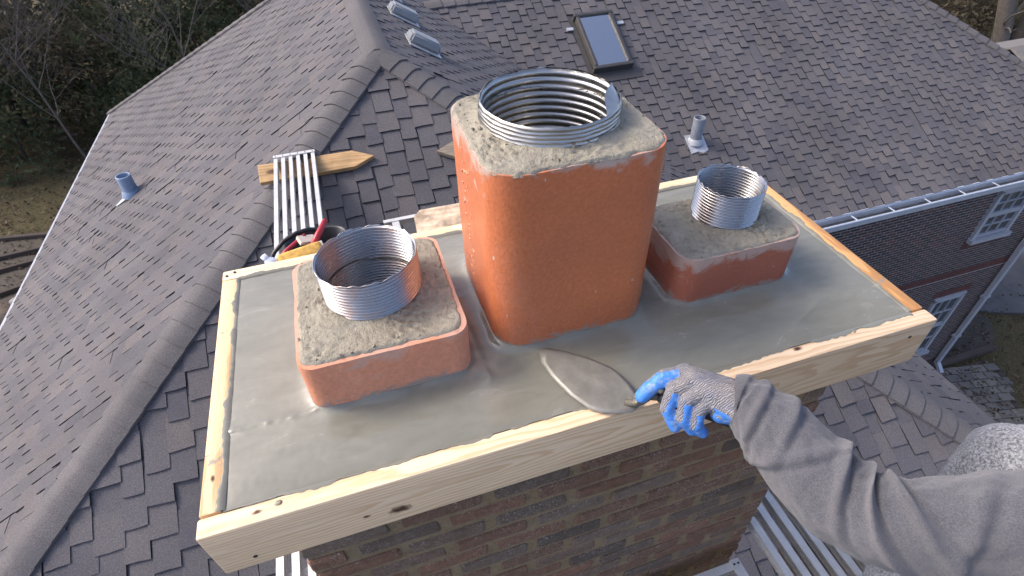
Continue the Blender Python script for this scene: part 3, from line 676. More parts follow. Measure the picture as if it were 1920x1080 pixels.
while z > -3.3:
    x = CX0 - (0.106 if j % 2 else 0.0)
    while x < CX1 - 0.02:
        a, bq = max(x, CX0), min(x + 0.186, CX1)
        if bq - a > 0.04:
            c = Vector(((a + bq) / 2 + U(-.003, .003), CY0 + 0.045 - 0.003 + U(-.002, .0018), z + U(-.003, .003))); half = bq - a < 0.15
            if z > -1.75:
                o = link('brick', random.choice(bhalf if half else bfull), core, c, (U(-.01, .01), U(-.008, .008), U(-.012, .012)))
                if abs((bq - a) - (0.085 if half else 0.186)) > 0.004: o.scale.x = (bq - a) / (0.085 if half else 0.186)
            else: restb.box(c, (bq - a, 0.09, 0.048), tint=R())
        x += 0.186 + 0.028
    for sx in (CX0 + 0.042, CX1 - 0.042):
        y = CY0 + 0.012 + (0.106 if j % 2 else 0)
        while y < CY1 - 0.03:
            e = min(y + 0.192, CY1 - 0.004)
            cc = (sx, (y + e) / 2, z)
            restb.box(cc, (0.09, e - y, 0.054), tint=R(), jit=0.002); y += 0.214
    x = CX0 + 0.01
    while x < CX1 - 0.1:
        restb.box((x + 0.096, CY1 - 0.042, z), (0.192, 0.09, 0.054), tint=R(), jit=0.002); x += 0.214
    z -= CP; j += 1
tag(restb.build('bricks', M_BRICK, core), kind='stuff')

# wet cement crown inside the form
FLUES = [(0.198, 0.522, 0.188, 0.520), (0.583, 0.930, 0.214, 0.552), (1.000, 1.312, 0.215, 0.435)]
def rr_dist(x, y, f, rad):
    x0, x1, y0, y1 = f; cx, cy = (x0 + x1) / 2, (y0 + y1) / 2; qx = abs(x - cx) - (x1 - x0) / 2 + rad; qy = abs(y - cy) - (y1 - y0) / 2 + rad
    return hypot(max(qx, 0), max(qy, 0)) + min(max(qx, qy), 0) - rad
def seg_d(x, y, a, b):
    ax, ay = a; bx, by = b; t = max(0, min(1, ((x - ax) * (bx - ax) + (y - ay) * (by - ay)) / ((bx - ax) ** 2 + (by - ay) ** 2)))
    px, py = ax + t * (bx - ax), ay + t * (by - ay); s = (bx - ax) * (y - ay) - (by - ay) * (x - ax); return hypot(x - px, y - py), (1 if s > 0 else -1), t
def crown_h(x, y):
    e = min(x - 0.038, 1.492 - x, y - 0.038, 0.676 - y)
    h = -0.0022 + 0.004 * min(1, max(0, e) / 0.12)
    h -= 0.0012 * exp(-max(0, e) / 0.006) * (1 + nz(x * 30, y * 30))
    for i, f in enumerate(FLUES):
        d = max(0, rr_dist(x, y, f, 0.05)); h += (0.009 + 0.006 * nz(x * 14, y * 14, i)) * exp(-d / 0.013) + 0.004 * exp(-d / 0.09)
    # trowel lap left of the left flue: a low step with a torn edge
    d, s, t = seg_d(x, y + 0.006 * nz(x * 25, 1.7), (0.030, 0.203), (0.205, 0.192)); 
    h += 0.0042 * exp(-d / 0.005) * (1 - 0.4 * t) * (1 + 0.5 * nz(x * 60, y * 60, 3.0)) - (0.0016 * exp(-d / 0.03) if s < 0 else 0.0) * (1 - t)
    d, s, t = seg_d(x, y + 0.006 * nz(x * 25, 8.7), (1.225, 0.085), (1.320, 0.130)); h += 0.0028 * exp(-d / 0.006)
    d, s, t = seg_d(x, y + 0.006 * nz(x * 25, 3.7), (1.06, 0.165), (1.26, 0.135)); h += 0.0016 * exp(-d / 0.008)
    d, s, t = seg_d(x, y, (0.545, 0.16), (0.535, 0.40)); h += 0.004 * exp(-d / 0.022) * (1 + nz(x * 22, y * 22, 4))
    h += 0.0016 * nz(x * 3, y * 7, 2.0) + 0.0005 * fbm((x * 8 + 3, y * 40, 0.3), 3) + 0.0012 * max(0.0, nz(x * 6 + 4, y * 9, 11.0)) * nz(x * 30 + y * 60, y * 20 - x * 12, 5.0) + 0.00025 * nz(x * 95, y * 95, 7)
    return h
b = MB(); nx, ny = 330, 150
for j in range(ny + 1):
    for i in range(nx + 1):
        x = 0.0375 + 1.455 * i / nx; y = 0.0375 + 0.639 * j / ny; b.v.append((x, y, crown_h(x, y)))
for j in range(ny):
    for i in range(nx):
        a = j * (nx + 1) + i; b.f.append((a, a + 1, a + nx + 2, a + nx + 1)); b.m.append(0); b.t.append(0.5)
b.box((W_ / 2, D_ / 2, -0.09), (1.453, 0.637, 0.12))
cr = b.build('cement_crown', M_CEM, None, True)
tag(cr, 'smooth wet grey cement crown filling the wooden form around three flues', 'cement')

# wooden form
form = empty('wooden_form', (W_ / 2, D_ / 2, -0.14), 'new pine board form nailed around the wet cement crown', 'formwork')
def board(name, size, loc, rz, mat, bev=0.004, label=None):
    me = bm_mesh(bevel_box(size, bev, 2), name, mat); smooth_angle(me, 30); o = link(name, me, form, loc, (0, 0, rz))
    if label: o['label'] = label
    return o
board('board', (W_ + 0.004, 0.038, 0.140), (W_ / 2, 0.019, -0.070), 0, M_PINE, 0.006, 'long pale front board with bold grain and knots')
board('board', (W_, 0.038, 0.140), (W_ / 2, D_ - 0.019, -0.068), 0, M_PINEB, 0.005)
board('board', (D_ - 0.078, 0.037, 0.140), (0.0195, D_ / 2, -0.068), pi / 2, M_PINE2, 0.004)
board('board', (D_ - 0.078, 0.037, 0.140), (W_ - 0.0195, D_ / 2, -0.0685), pi / 2, M_PINE3, 0.004, 'orange stained right side board with torn inner edge')
board('board', (0.62, 0.05, 0.019), (0.036, 0.36, -0.152), pi / 2, M_PINE3)
board('board', (0.62, 0.06, 0.019), (W_ - 0.042, 0.36, -0.152), pi / 2, M_PINE3)
for (x, y, z) in ((0.012, 0.690, 0.0), (0.030, 0.700, 0.0), (0.06, -0.0005, -0.105), (1.47, -0.0005, -0.035)):
    b = MB()
    if z == 0.0: lathe([(0.0035, 0.0), (0.0035, 0.0025), (0.0005, 0.003)], 10, (x, y, 0.0018)).build('nail_head', M_RUBBER, form)
    else: b.tube([(x, 0.003, z), (x, -0.0012, z)], 0.004, 10); b.build('nail_head', M_RUBBER, form)
# dabs of cement dropped on the boards
b = MB()
for (x, y, r) in ((0.020, 0.205, 0.010), (0.013, 0.190, 0.008), (0.022, 0.11, 0.004), (0.012, 0.10, 0.004), (0.13, 0.024, 0.006), (1.33, 0.03, 0.004), (0.31, 0.7, 0.01), (1.2, 0.69, 0.016), (1.24, 0.695, 0.02), (1.513, 0.38, 0.012), (1.512, 0.26, 0.008), (1.515, 0.17, 0.012)):
    n_ = 14; top = [(x + r * (1 + 0.4 * nz(cos(2 * pi * i / n_) * 1.5 + x * 50, sin(2 * pi * i / n_) * 1.5 + y * 40)) * cos(2 * pi * i / n_), y + 0.8 * r * (1 + 0.4 * nz(cos(2 * pi * i / n_) * 1.5 + x * 30, y * 50 + sin(2 * pi * i / n_))) * sin(2 * pi * i / n_)) for i in range(n_)]
    b.prism(top, 0.0002, 0.0012)
tag(b.build('cement_spatter', M_MORT, form, True), kind='stuff')

b = MB()
def smear(p0, p1, inward, sd):
    p0, p1 = Vector(p0), Vector(p1); n_ = int((p1 - p0).length / 0.004); d_ = Vector(inward); vs = []; fs = []
    for i in range(n_ + 1):
        q = p0.lerp(p1, i / n_); wd = max(0.0003, 0.0035 + 0.010 * nz(q.x * 18, q.y * 18, sd) + 0.005 * nz(q.x * 70, q.y * 70, sd)); vs += [q - d_ * 0.006 + Vector((0, 0, -0.0035)), q + Vector((0, 0, 0.0011)), q + d_ * wd + Vector((0, 0, 0.0003))]
    for i in range(n_): fs += [(i * 3, i * 3 + 1, i * 3 + 4, i * 3 + 3), (i * 3 + 1, i * 3 + 2, i * 3 + 5, i * 3 + 4)]
    b.add(vs, fs)
smear((0.040, 0.0365, 0.0), (1.490, 0.0365, 0.0), (0, -1, 0), 1.0); smear((0.0375, 0.04, 0.002), (0.0375, 0.674, 0.002), (-1, 0, 0), 4.0); smear((1.4925, 0.04, 0.0015), (1.4925, 0.674, 0.0015), (1, 0, 0), 7.0); smear((0.04, 0.6775, 0.002), (1.49, 0.6775, 0.002), (0, 1, 0), 9.0)
tag(b.build('cement_smear', M_CEM, form, True), kind='stuff')

# clay flues
def rrect(f, rad, n=8, ins=0.0):
    x0, x1, y0, y1 = f; x0 += ins; y0 += ins; x1 -= ins; y1 -= ins; rad = max(0.004, rad - ins); pts = []
    for (cx, cy, a0) in ((x1 - rad, y0 + rad, -pi / 2), (x1 - rad, y1 - rad, 0), (x0 + rad, y1 - rad, pi / 2), (x0 + rad, y0 + rad, pi)):
        for i in range(n + 1): a = a0 + pi / 2 * i / n; pts.append((cx + rad * cos(a), cy + rad * sin(a)))
    out = []
    for i in range(len(pts)):           # subdivide the straight runs
        a = pts[i]; bq = pts[(i + 1) % len(pts)]; k = max(1, int(hypot(bq[0] - a[0], bq[1] - a[1]) / 0.014))
        for q in range(k): out.append((a[0] + (bq[0] - a[0]) * q / k, a[1] + (bq[1] - a[1]) * q / k))
    return out
def ray_rr(c, ang, pts):
    # distance from c to the outline along an angle
    best = None; dx, dy = cos(ang), sin(ang)
    for i in range(len(pts)):
        ax, ay = pts[i][0] - c[0], pts[i][1] - c[1]; bx, by = pts[(i + 1) % len(pts)][0] - c[0], pts[(i + 1) % len(pts)][1] - c[1]
        ex, ey = bx - ax, by - ay; den = dx * ey - dy * ex
        if abs(den) < 1e-12: continue
        t = (ax * ey - ay * ex) / den; s = (ax * dy - ay * dx) / den
        if t > 0 and -1e-6 <= s <= 1 + 1e-6 and (best is None or t < best): best = t
    return best or 0.1
def flue(f, top, rad, mat, lab, lc, lr, wall_t, dome, over, mseed, label2=None):
    root = empty('clay_flue', ((f[0] + f[1]) / 2, (f[2] + f[3]) / 2, -0.02), lab, 'flue tile', 'clay flue tiles in the crown')
    o = rrect(f, rad); n_ = len(o); zs = [-0.06 + (top + 0.06) * k / 14 for k in range(15)]; b = MB()
    for k, z in enumerate(zs):
        for (x, y) in o:
            q = 0.0012 * fbm((x * 11, y * 11, z * 9 + mseed), 3); cx, cy = (f[0] + f[1]) / 2, (f[2] + f[3]) / 2; L = hypot(x - cx, y - cy)
            if k == 14: q -= 0.0015 + 0.004 * max(0.0, nz(x * 26, y * 26, mseed + 2) - 0.15)
            zz = z + (0.0016 * nz(x * 30, y * 30, mseed) - 0.001 if k >= 13 else 0)
            b.v.append((x + (x - cx) / L * q, y + (y - cy) / L * q, zz))
    for k in range(14):
        for i in range(n_):
            i2 = (i + 1) % n_; b.f.append((k * n_ + i, k * n_ + i2, (k + 1) * n_ + i2, (k + 1) * n_ + i)); b.m.append(0); b.t.append(0.5)
    inn = rrect(f, rad, ins=wall_t); s = len(b.v)
    # rim: same angular order is kept by projecting the outline inwards
    cx, cy = (f[0] + f[1]) / 2, (f[2] + f[3]) / 2
    for (x, y) in o: b.v.append((cx + (x - cx) * (1 - wall_t * 2 / (f[1] - f[0])), cy + (y - cy) * (1 - wall_t * 2 / (f[3] - f[2])), top + 0.001 - 0.002 * abs(nz(x * 40, y * 40))))
    for i in range(n_):
        i2 = (i + 1) % n_; b.f.append((14 * n_ + i, 14 * n_ + i2, s + i2, s + i)); b.m.append(0); b.t.append(0.5)
    o2 = b.build('tile_body', mat, root, True); smooth_angle(o2.data, 38)
    # mortar bed from the liner out to the rim
    out = rrect(f, rad, ins=over); b = MB(); na, nr = 200, 44
    for a in range(na):
        an = 2 * pi * a / na; rout = ray_rr(lc, an, out) * (1 + 0.022 * nz(cos(an) * 9, sin(an) * 9, mseed) + 0.014 * nz(cos(an) * 30, sin(an) * 30, mseed))
        for q in range(nr + 1):
            t = q / nr; r = lr - 0.006 + (rout - lr + 0.006) * t; x, y = lc[0] + r * cos(an), lc[1] + r * sin(an)
            z = top + 0.004 + dome * (1 - t) ** 1.6 + 0.0034 * fbm((x * 17, y * 17, mseed), 4) * (1 - t ** 6)
            rg = max(0.0, min(1.0, 0.5 + 2.2 * nz(x * 8, y * 8, mseed + 3))); z += rg * (0.0046 * fbm((x * 85, y * 85, mseed + 5), 4) - 0.010 * max(0, nz(x * 110, y * 110, mseed) - 0.22)) * (1 - t ** 8)
            if t > 0.9: z -= (0.004 + 0.004) * ((t - 0.9) / 0.1) ** 2
            b.v.append((x, y, z))
    for a in range(na):
        a2 = (a + 1) % na
        for q in range(nr):
            b.f.append((a * (nr + 1) + q, a * (nr + 1) + q + 1, a2 * (nr + 1) + q + 1, a2 * (nr + 1) + q)); b.m.append(0); b.t.append(0.5)
    b.build('mortar_bed', M_MORT, root, True)
    # ragged crumbs along the rim
    b = MB()
    for k in range(26):
        an = U(0, 2 * pi); t = ray_rr(lc, an, out) * U(0.86, 0.99) if R() < 0.6 else lr + U(0.002, 0.02); s_ = U(0.001, 0.0032); x, y = lc[0] + t * cos(an), lc[1] + t * sin(an)
        b.box((x, y, top + 0.005 + (dome * 0.7 if t < lr + 0.03 else 0)), (s_ * 2, s_ * 1.6, s_ * 1.4), Euler((U(0, 3), U(0, 3), U(0, 3))).to_matrix(), jit=s_ * 0.4)
    tag(b.build('mortar_crumbs', M_MORT, root), kind='stuff')
    return root
LC = [(0.361, 0.372), (0.752, 0.392), (1.178, 0.348)]; LR = [0.098, 0.127, 0.0725]
flue(FLUES[0], 0.126, 0.035, M_CLAY_L, 'short pinkish clay flue tile on the left of the crown', LC[0], LR[0], 0.022, 0.006, 0.007, 1.0)
bigf = flue(FLUES[1], 0.425, 0.062, M_CLAY_BIG, 'tall orange clay flue tile in the middle of the crown', LC[1], LR[1], 0.024, 0.012, 0.002, 5.0)
flue(FLUES[2], 0.136, 0.045, M_CLAY_R, 'short red brown clay flue tile on the right of the crown', LC[2], LR[2], 0.022, 0.006, 0.003, 9.0)
# stamped marks pressed into the left face of the tall flue
b = MB(); z = 0.40
for k in range(26):
    z -= U(0.008, 0.018); yy = 0.42 + U(-0.016, 0.016) - 0.02 * (k % 3 == 0)
    b.box((0.5825, yy, z), (0.0022, U(0.004, 0.012), 0.0028), Matrix.Rotation(U(-1.1, 1.1), 3, 'X'))
tag(b.build('stamped_marks', m_plain('stamp_pale', (0.62, 0.34, 0.22), 0.6), bigf), kind='stuff')

# corrugated metal liners
def liner(name, c, r, z0, z1, pitch, amp, mat, lab, tilt=(0, 0), seed=0.0, tear=0.003, ribw=0.5):
    b = MB(); n_ = 96; per = 6; nk = int((z1 - z0) / pitch * per)
    for k in range(nk + 1):
        z = z0 + (z1 - z0) * k / nk; ph = (z1 - z) / pitch
        fr = ph % 1.0; pr = (0.5 + 0.5 * cos(2 * pi * ph)) ** ribw
        for i in range(n_):
            a = 2 * pi * i / n_
            sq = 1 + 0.010 * sin(2 * a + seed) + 0.006 * nz(cos(a) * 2, sin(a) * 2, seed + z * 7)
            rr = (r + amp * (pr - 0.5)) * sq
            zz = z + pitch * (a / (2 * pi)) * 0.0
            if k == nk: zz += tear * nz(cos(a) * 7, sin(a) * 7, seed + 3)
            x, y = rr * cos(a), rr * sin(a); zz += (tilt[0] * x + tilt[1] * y) * (z - z0) / (z1 - z0)
            b.v.append((c[0] + x, c[1] + y, zz))
    for k in range(nk):
        for i in range(n_):
            i2 = (i + 1) % n_; b.f.append((k * n_ + i, k * n_ + i2, (k + 1) * n_ + i2, (k + 1) * n_ + i)); b.m.append(0); b.t.append(0.5)
    root = empty(name, (c[0], c[1], z0), lab, 'flue liner', 'metal liners in the flues')
    body = b.build('liner_wall', mat, root, True)
    # crimped bright rim
    b = MB(); pth = []
    for i in range(n_ + 1):
        a = 2 * pi * i / n_; rr = (r + amp * 0.4) * (1 + 0.010 * sin(2 * a + seed) + 0.006 * nz(cos(a) * 2, sin(a) * 2, seed + z1 * 7)); x, y = rr * cos(a), rr * sin(a)
        pth.append((c[0] + x, c[1] + y, z1 + tear * nz(cos(a) * 7, sin(a) * 7, seed + 3) + tilt[0] * x + tilt[1] * y + 0.0004 * nz(cos(a) * 30, sin(a) * 30)))
    b.tube(pth, 0.0011, 6, False); b.build('rim', mat, root, True)
    # near-black disc: its colour stands in for the unlit depth below
    lathe([(r * 1.02, z0), (0.001, z0)], 32, (c[0], c[1], 0)).build('dark_depth_disc', M_DARK, root)
    return root
liner('metal_liner', LC[0], LR[0], -0.55, 0.218, 0.0078, 0.0054, M_LINER_L, 'wide corrugated metal liner stained brown in the left flue', (0.03, -0.03), 1.0, 0.005)
bl_ = liner('metal_liner', LC[1], LR[1], -0.55, 0.470, 0.0150, 0.0042, M_LINER_BIG, 'largest ribbed metal liner with torn rim in the tall flue', (0.0, 0.02), 4.0, 0.006, 3.5)
liner('metal_liner', LC[2], LR[2], -0.55, 0.228, 0.0074, 0.0050, M_LINER_R, 'smallest corrugated metal liner in the right flue', (-0.05, 0.0), 8.0, 0.006)
# crushed outer rings and the bent flap on the big liner
b = MB(); n_ = 128; prof = [(0.0005, 0.473), (0.0035, 0.4705), (0.0040, 0.469), (0.0004, 0.466), (0.0042, 0.463), (0.0046, 0.4615), (0.0006, 0.4585), (0.0046, 0.4555), (0.0050, 0.454), (0.0010, 0.451), (0.0050, 0.448), (0.0054, 0.4465), (0.0016, 0.4435), (0.0056, 0.4405), (0.0058, 0.439), (0.0030, 0.428)]
for (dr, zz) in prof:
    for i in range(n_):
        a = 2 * pi * i / n_; r_ = 0.1285 + dr * (1 + 0.35 * nz(cos(a) * 4, sin(a) * 4, zz * 60)) + 0.0016 * nz(cos(a) * 2.5, sin(a) * 2.5, zz * 20) + 0.0011 * nz(cos(a) * 14, sin(a) * 14, zz * 150); x, y = r_ * cos(a), r_ * sin(a)
        b.v.append((LC[1][0] + x, LC[1][1] + y, zz + 0.02 * y + 0.0016 * nz(cos(a) * 5, sin(a) * 5, zz * 90)))
for k in range(len(prof) - 1):
    for i in range(n_):
        i2 = (i + 1) % n_; b.f.append((k * n_ + i, k * n_ + i2, (k + 1) * n_ + i2, (k + 1) * n_ + i)); b.m.append(0); b.t.append(0.5)
b.build('crushed_band', M_LINER_BIG, bl_, True)
b = MB(); rows = []
for i in range(22):
    t = i / 21; a = radians(-62 + 66 * t); hgt = 0.040 * (t ** 1.4) * max(0.0, 1 - t) ** 0.35; cx, cy = LC[1]
    for q in range(5):
        s = q / 4; r_ = 0.131 - 0.030 * s * sin(pi * t); b.v.append((cx + r_ * cos(a), cy + r_ * sin(a), 0.468 + hgt * s * 0.8 + 0.0012 * nz(i * 0.7, q * 1.1)))
for i in range(21):
    for q in range(4): b.f.append((i * 5 + q, i * 5 + q + 1, i * 5 + q + 6, i * 5 + q + 5)); b.m.append(0); b.t.append(0.5)
b.build('bent_flap', M_LINER_BIG, bl_, True)

# ------------------------------------------------------------------ scaffold planks and boards
def plank(name, x0, y0, length, z, lab, along='y', n_=6, wid=0.302):
    root = empty(name, (x0, y0, z - 0.05), lab, 'plank', 'aluminium scaffold planks'); sw_ = 0.027; pit = (wid - sw_) / (n_ - 1)
    mk = lambda c, d: ((c[0], c[1], c[2]), d) if along == 'y' else ((c[1], c[0], c[2]), (d[1], d[0], d[2]))
    for i in range(n_):
        b = MB(); a = pit * i + sw_ / 2
        for (cc, dd) in (((a, length / 2, -0.004), (sw_, length, 0.008)), ((a, length / 2, -0.022), (0.009, length, 0.030)), ((a, length / 2, -0.040), (sw_, length, 0.006))):
            c, d_ = mk(cc, dd); b.box((c[0], c[1], c[2]), d_)
        o = link('slat', b.mesh('slat', M_ALU), root, (x0, y0, z))
    for t in (0.006, length - 0.012, length * 0.33, length * 0.66):
        e = t in (0.006, length - 0.012); b = MB(); c, d_ = mk((wid / 2, t, 0.0035 if e else -0.050), (wid + 0.006, 0.036 if e else 0.03, 0.007 if e else 0.014)); b.box(c, d_); 
        o = link('crossbar', b.mesh('crossbar', M_ALU), root, (x0, y0, z))
        if e:
            b = MB()
            for i in range(n_):
                for q in (-0.008, 0.008):
                    c, _ = mk((pit * i + sw_ / 2, t + q, 0), (1, 1, 1)); b.tube([(c[0], c[1], 0.0068), (c[0], c[1], 0.0085)], 0.004, 8)
            tag(link('rivets', b.mesh('rivets', M_RUBBER), root, (x0, y0, z)), kind='stuff')
    return root
ZP = -1.17
plank('scaffold_plank', -0.217, -1.1, 4.80, ZP, 'slatted aluminium plank running back to the roof left of the chimney')
plank('scaffold_plank', 1.485, -1.1, 4.75, ZP, 'slatted aluminium plank beside the chimney below the reaching arm', wid=0.315)
plank('scaffold_plank', -0.30, -0.315, 1.67, ZP - 0.03, 'slatted plank along the foot of the brick front', 'x', wid=0.34)
bar = empty('scaffold_bar', (0.95, 2.575, ZP - 0.06), 'muddy aluminium bar behind the crown carrying the mortar board', 'bar')
b = MB(); b.box((0.97, 2.585, ZP - 0.03), (1.02, 0.032, 0.008)); b.box((0.97, 2.585, ZP - 0.055), (1.02, 0.008, 0.042)); b.build('rail', M_ALU, bar)
b = MB(); b.box((0.535, 2.42, ZP - 0.036), (0.045, 0.30, 0.010)); b.build('end_leg', M_ALU, bar)
def stake(poly, lab, mat, c, tiltx):
    b = MB(); b.prism(poly, -0.019, 0.019); me = b.mesh('wooden_stake', mat); o = link('wooden_stake', me); o.location = c; o.rotation_euler = (tiltx, 0, 0); bm = bmesh.new(); bm.from_mesh(me); bmesh.ops.bevel(bm, geom=bm.edges[:], offset=0.003, segments=1, affect='EDGES'); bm.to_mesh(me); bm.free()
    tag(o, lab, 'stake', 'pointed wooden stakes under the planks'); return o
ta = math.atan(P6)
stake([(-0.43, -0.085), (0.28, -0.085), (0.44, -0.01), (0.28, 0.075), (-0.43, 0.085)], 'tan pointed wooden stake under the far end of the plank', M_STAKE, (0.085, 3.60, -1.250), ta * 0.75)
stake([(0.42, -0.085), (-0.32, -0.085), (-0.46, 0.01), (-0.32, 0.075), (0.42, 0.085)], 'weathered grey pointed stake showing behind the tall flue', M_STAKE2, (1.47, 3.53, -1.285), ta * 0.75)
b = MB(); b.prism([(-0.18, -0.17), (0.42, -0.17), (0.42, 0.15), (-0.12, 0.15), (-0.17, 0.09)], -0.009, 0.009); o = b.build('mortar_board', M_PLY); o.location = (0.825, 2.455, -1.185); o.rotation_euler = (0, 0, -0.03)
tag(o, 'muddy plywood mortar board lying behind the crown', 'board')
b = MB(); b.prism([(-0.25, -0.22), (0.18, -0.22), (0.19, 0.12), (-0.25, 0.12)], -0.012, 0.012); o = b.build('support_board', M_PLY); o.location = (1.80, -0.115, -1.245); o.rotation_euler = (0, 0, -0.06)
tag(o, 'rough plywood board under the plank beside the worker', 'board')
b = MB(); b.prism([(-0.05, -0.02), (0.0, -0.035), (0.05, -0.015), (0.055, 0.01), (0.01, 0.03), (-0.04, 0.02)], 0, 0.006); o = b.build('fallen_leaf', M_LEAFY); o.location = (3.02, 0.42, ZA - P6 * (YA - 0.42) + 0.03); o.rotation_euler = (ta, 0.2, 0.4)
tag(o, 'yellow fallen leaf on the shingles under the arm', 'leaf')

# ------------------------------------------------------------------ tool tub
TX, TY, TZ = 0.085, 2.03, -0.86
tub = empty('tool_tub', (TX, TY, ZP), 'black plastic tool tub on the plank behind the crown', 'tub')
b = MB(); prof = [(0.10, ZP + 0.01), (0.135, TZ - 0.01), (0.152, TZ), (0.152, TZ - 0.012), (0.146, TZ - 0.006), (0.138, TZ - 0.012), (0.105, ZP + 0.03), (0.002, ZP + 0.03)]
n_ = 48
for (r, z) in prof:
    for i in range(n_):
        a = 2 * pi * i / n_; e = 2.0 / 3.2; x = r * 1.12 * math.copysign(abs(cos(a)) ** e, cos(a)); y = r * 0.86 * math.copysign(abs(sin(a)) ** e, sin(a)); b.v.append((TX + x, TY + y, z))
for k in range(len(prof) - 1):
    for i in range(n_):
        i2 = (i + 1) % n_; b.f.append((k * n_ + i, k * n_ + i2, (k + 1) * n_ + i2, (k + 1) * n_ + i)); b.m.append(0); b.t.append(0.5)
b.build('tub_shell', M_BLACKP, tub, True)
b = MB(); b.tube([(TX - 0.25, TY - 0.10, TZ - 0.03), (TX - 0.205, TY - 0.06, TZ + 0.02), (TX - 0.15, TY - 0.02, TZ + 0.05), (TX - 0.08, TY + 0.01, TZ + 0.065), (TX - 0.02, TY + 0.03, TZ + 0.06), (TX + 0.05, TY + 0.06, TZ + 0.02)], 0.011, 10); b.build('handle', M_BLACKP, tub, True)
sp = empty('scrub_block', (0.03, 1.84, TZ), 'yellow sponge float with cream back lying on the tub', 'sponge')
Ms = Euler((radians(38), radians(-4), radians(8))).to_matrix(); sc0 = Vector((0.03, 1.80, TZ + 0.055))
bm = bevel_box((0.21, 0.115, 0.06), 0.016, 3); me = bm_mesh(bm, 'sponge_pad', M_BRIST, True); o = link('sponge_pad', me, sp, sc0 + Ms @ Vector((0, 0, 0.03))); o.rotation_euler = Ms.to_euler()
bm = bevel_box((0.215, 0.11, 0.014), 0.004, 2); me = bm_mesh(bm, 'backing_plate', M_CREAM, True); o = link('backing_plate', me, sp, sc0 + Ms @ Vector((0.006, 0.016, -0.006))); o.rotation_euler = Ms.to_euler()
bt = empty('water_bottle', (-0.09, 1.78, TZ), 'clear water bottle with white cap and blue label on the tub', 'bottle')
Mb = Euler((radians(-20), radians(-34), 0)).to_matrix(); c0 = Vector((-0.082, 1.765, TZ + 0.045))
lathe([(0.001, -0.06), (0.030, -0.058), (0.033, -0.04), (0.031, -0.01), (0.033, 0.02), (0.033, 0.055), (0.026, 0.075), (0.013, 0.09), (0.012, 0.10)], 20, c0, Mb).build('bottle_body', M_BOTTLE, bt, True)
lathe([(0.0335, -0.035), (0.0338, 0.025)], 20, c0, Mb).build('bottle_label', M_BLUEL, bt, True)
lathe([(0.015, 0.092), (0.015, 0.112), (0.001, 0.114)], 16, c0, Mb).build('cap', m_plain('cap_white', (0.75, 0.76, 0.78), 0.4), bt, True)
ht = empty('red_tool', (0.10, 1.95, TZ), 'red handled tool lying across the tub', 'tool')
b = MB(); b.tube([(0.06, 1.86, TZ + 0.055), (0.115, 1.93, TZ + 0.10), (0.165, 2.00, TZ + 0.135)], [0.015, 0.017, 0.013], 10); b.build('handle', M_REDP, ht, True)
b = MB(); b.tube([(0.06, 1.86, TZ + 0.055), (0.0, 1.79, TZ + 0.01)], [0.009, 0.008], 8); b.build('shank', M_FLASH, ht, True)
h2 = empty('red_tool', (-0.06, 1.9, TZ), 'thin red handled tool under the black hoop', 'tool')
b = MB(); b.tube([(-0.12, 1.84, TZ + 0.03), (-0.05, 1.90, TZ + 0.065), (0.05, 1.97, TZ + 0.09)], [0.010, 0.011, 0.010], 10); b.build('handle', M_REDP, h2, True)
b = MB(); b.box((0.055, 1.945, TZ + 0.075), (0.09, 0.05, 0.02), Euler((0.3, 0.4, 0.5)).to_matrix()); b.build('head', M_CREAM, h2)
cb = empty('caulk_box', (0.17, 1.86, TZ), 'white plastic case wedged in the tub beside the sponge', 'case')
bm = bevel_box((0.15, 0.075, 0.05), 0.006, 2); me = bm_mesh(bm, 'case_body', M_CREAM); o = link('case_body', me, cb, (0.165, 1.83, TZ + 0.045)); o.rotation_euler = (0.5, 0.15, -0.35)

# ------------------------------------------------------------------ trowel
tr = empty('trowel', (0.74, 0.07, 0.008), 'cement smeared pointing trowel lying flat on the wet crown', 'trowel')
bp = [(0.664, 0.198), (0.658, 0.165), (0.664, 0.125), (0.682, 0.068), (0.703, 0.026), (0.725, 0.008), (0.748, -0.002), (0.777, -0.011), (0.794, -0.004), (0.802, 0.022), (0.801, 0.048), (0.796, 0.074), (0.785, 0.102), (0.751, 0.143), (0.712, 0.177), (0.682, 0.197)]
b = MB(); cx, cy = 0.745, 0.075; n_ = len(bp); rings = 7
for k in range(rings + 1):
    s = k / rings
    for (x, y) in bp:
        X, Y = cx + (x - cx) * s, cy + (y - cy) * s; b.v.append((X, Y, 0.0115 + 0.004 * (1 - s) + 0.0012 * nz(X * 30, Y * 30) + 0.004 * (X - 0.72) / 0.1))
for k in range(rings):
    for i in range(n_):
        i2 = (i + 1) % n_; b.f.append((k * n_ + i, k * n_ + i2, (k + 1) * n_ + i2, (k + 1) * n_ + i)); b.m.append(0); b.t.append(0.5)
s0 = len(b.v)
for (x, y) in bp: b.v.append((x, y, 0.0115 + 0.004 * (x - 0.72) / 0.1 - 0.0022))
for i in range(n_):
    i2 = (i + 1) % n_; b.f.append((rings * n_ + i, rings * n_ + i2, s0 + i2, s0 + i)); b.m.append(0); b.t.append(0.5)
b.f.append(tuple(s0 + i for i in range(n_ - 1, -1, -1))); b.m.append(0); b.t.append(0.5)
b.build('blade', M_BLADE, tr, True)
b = MB(); b.tube([(0.772, 0.012, 0.016), (0.788, 0.001, 0.020), (0.800, -0.006, 0.036), (0.806, -0.012, 0.052), (0.822, -0.024, 0.058)], [0.006, 0.0075, 0.0085, 0.0085, 0.008], 10); b.build('tang', m_plain('tang_cement', (0.12, 0.11, 0.085), 0.6, 0, 0.4, 60, bump=0.004), tr, True)
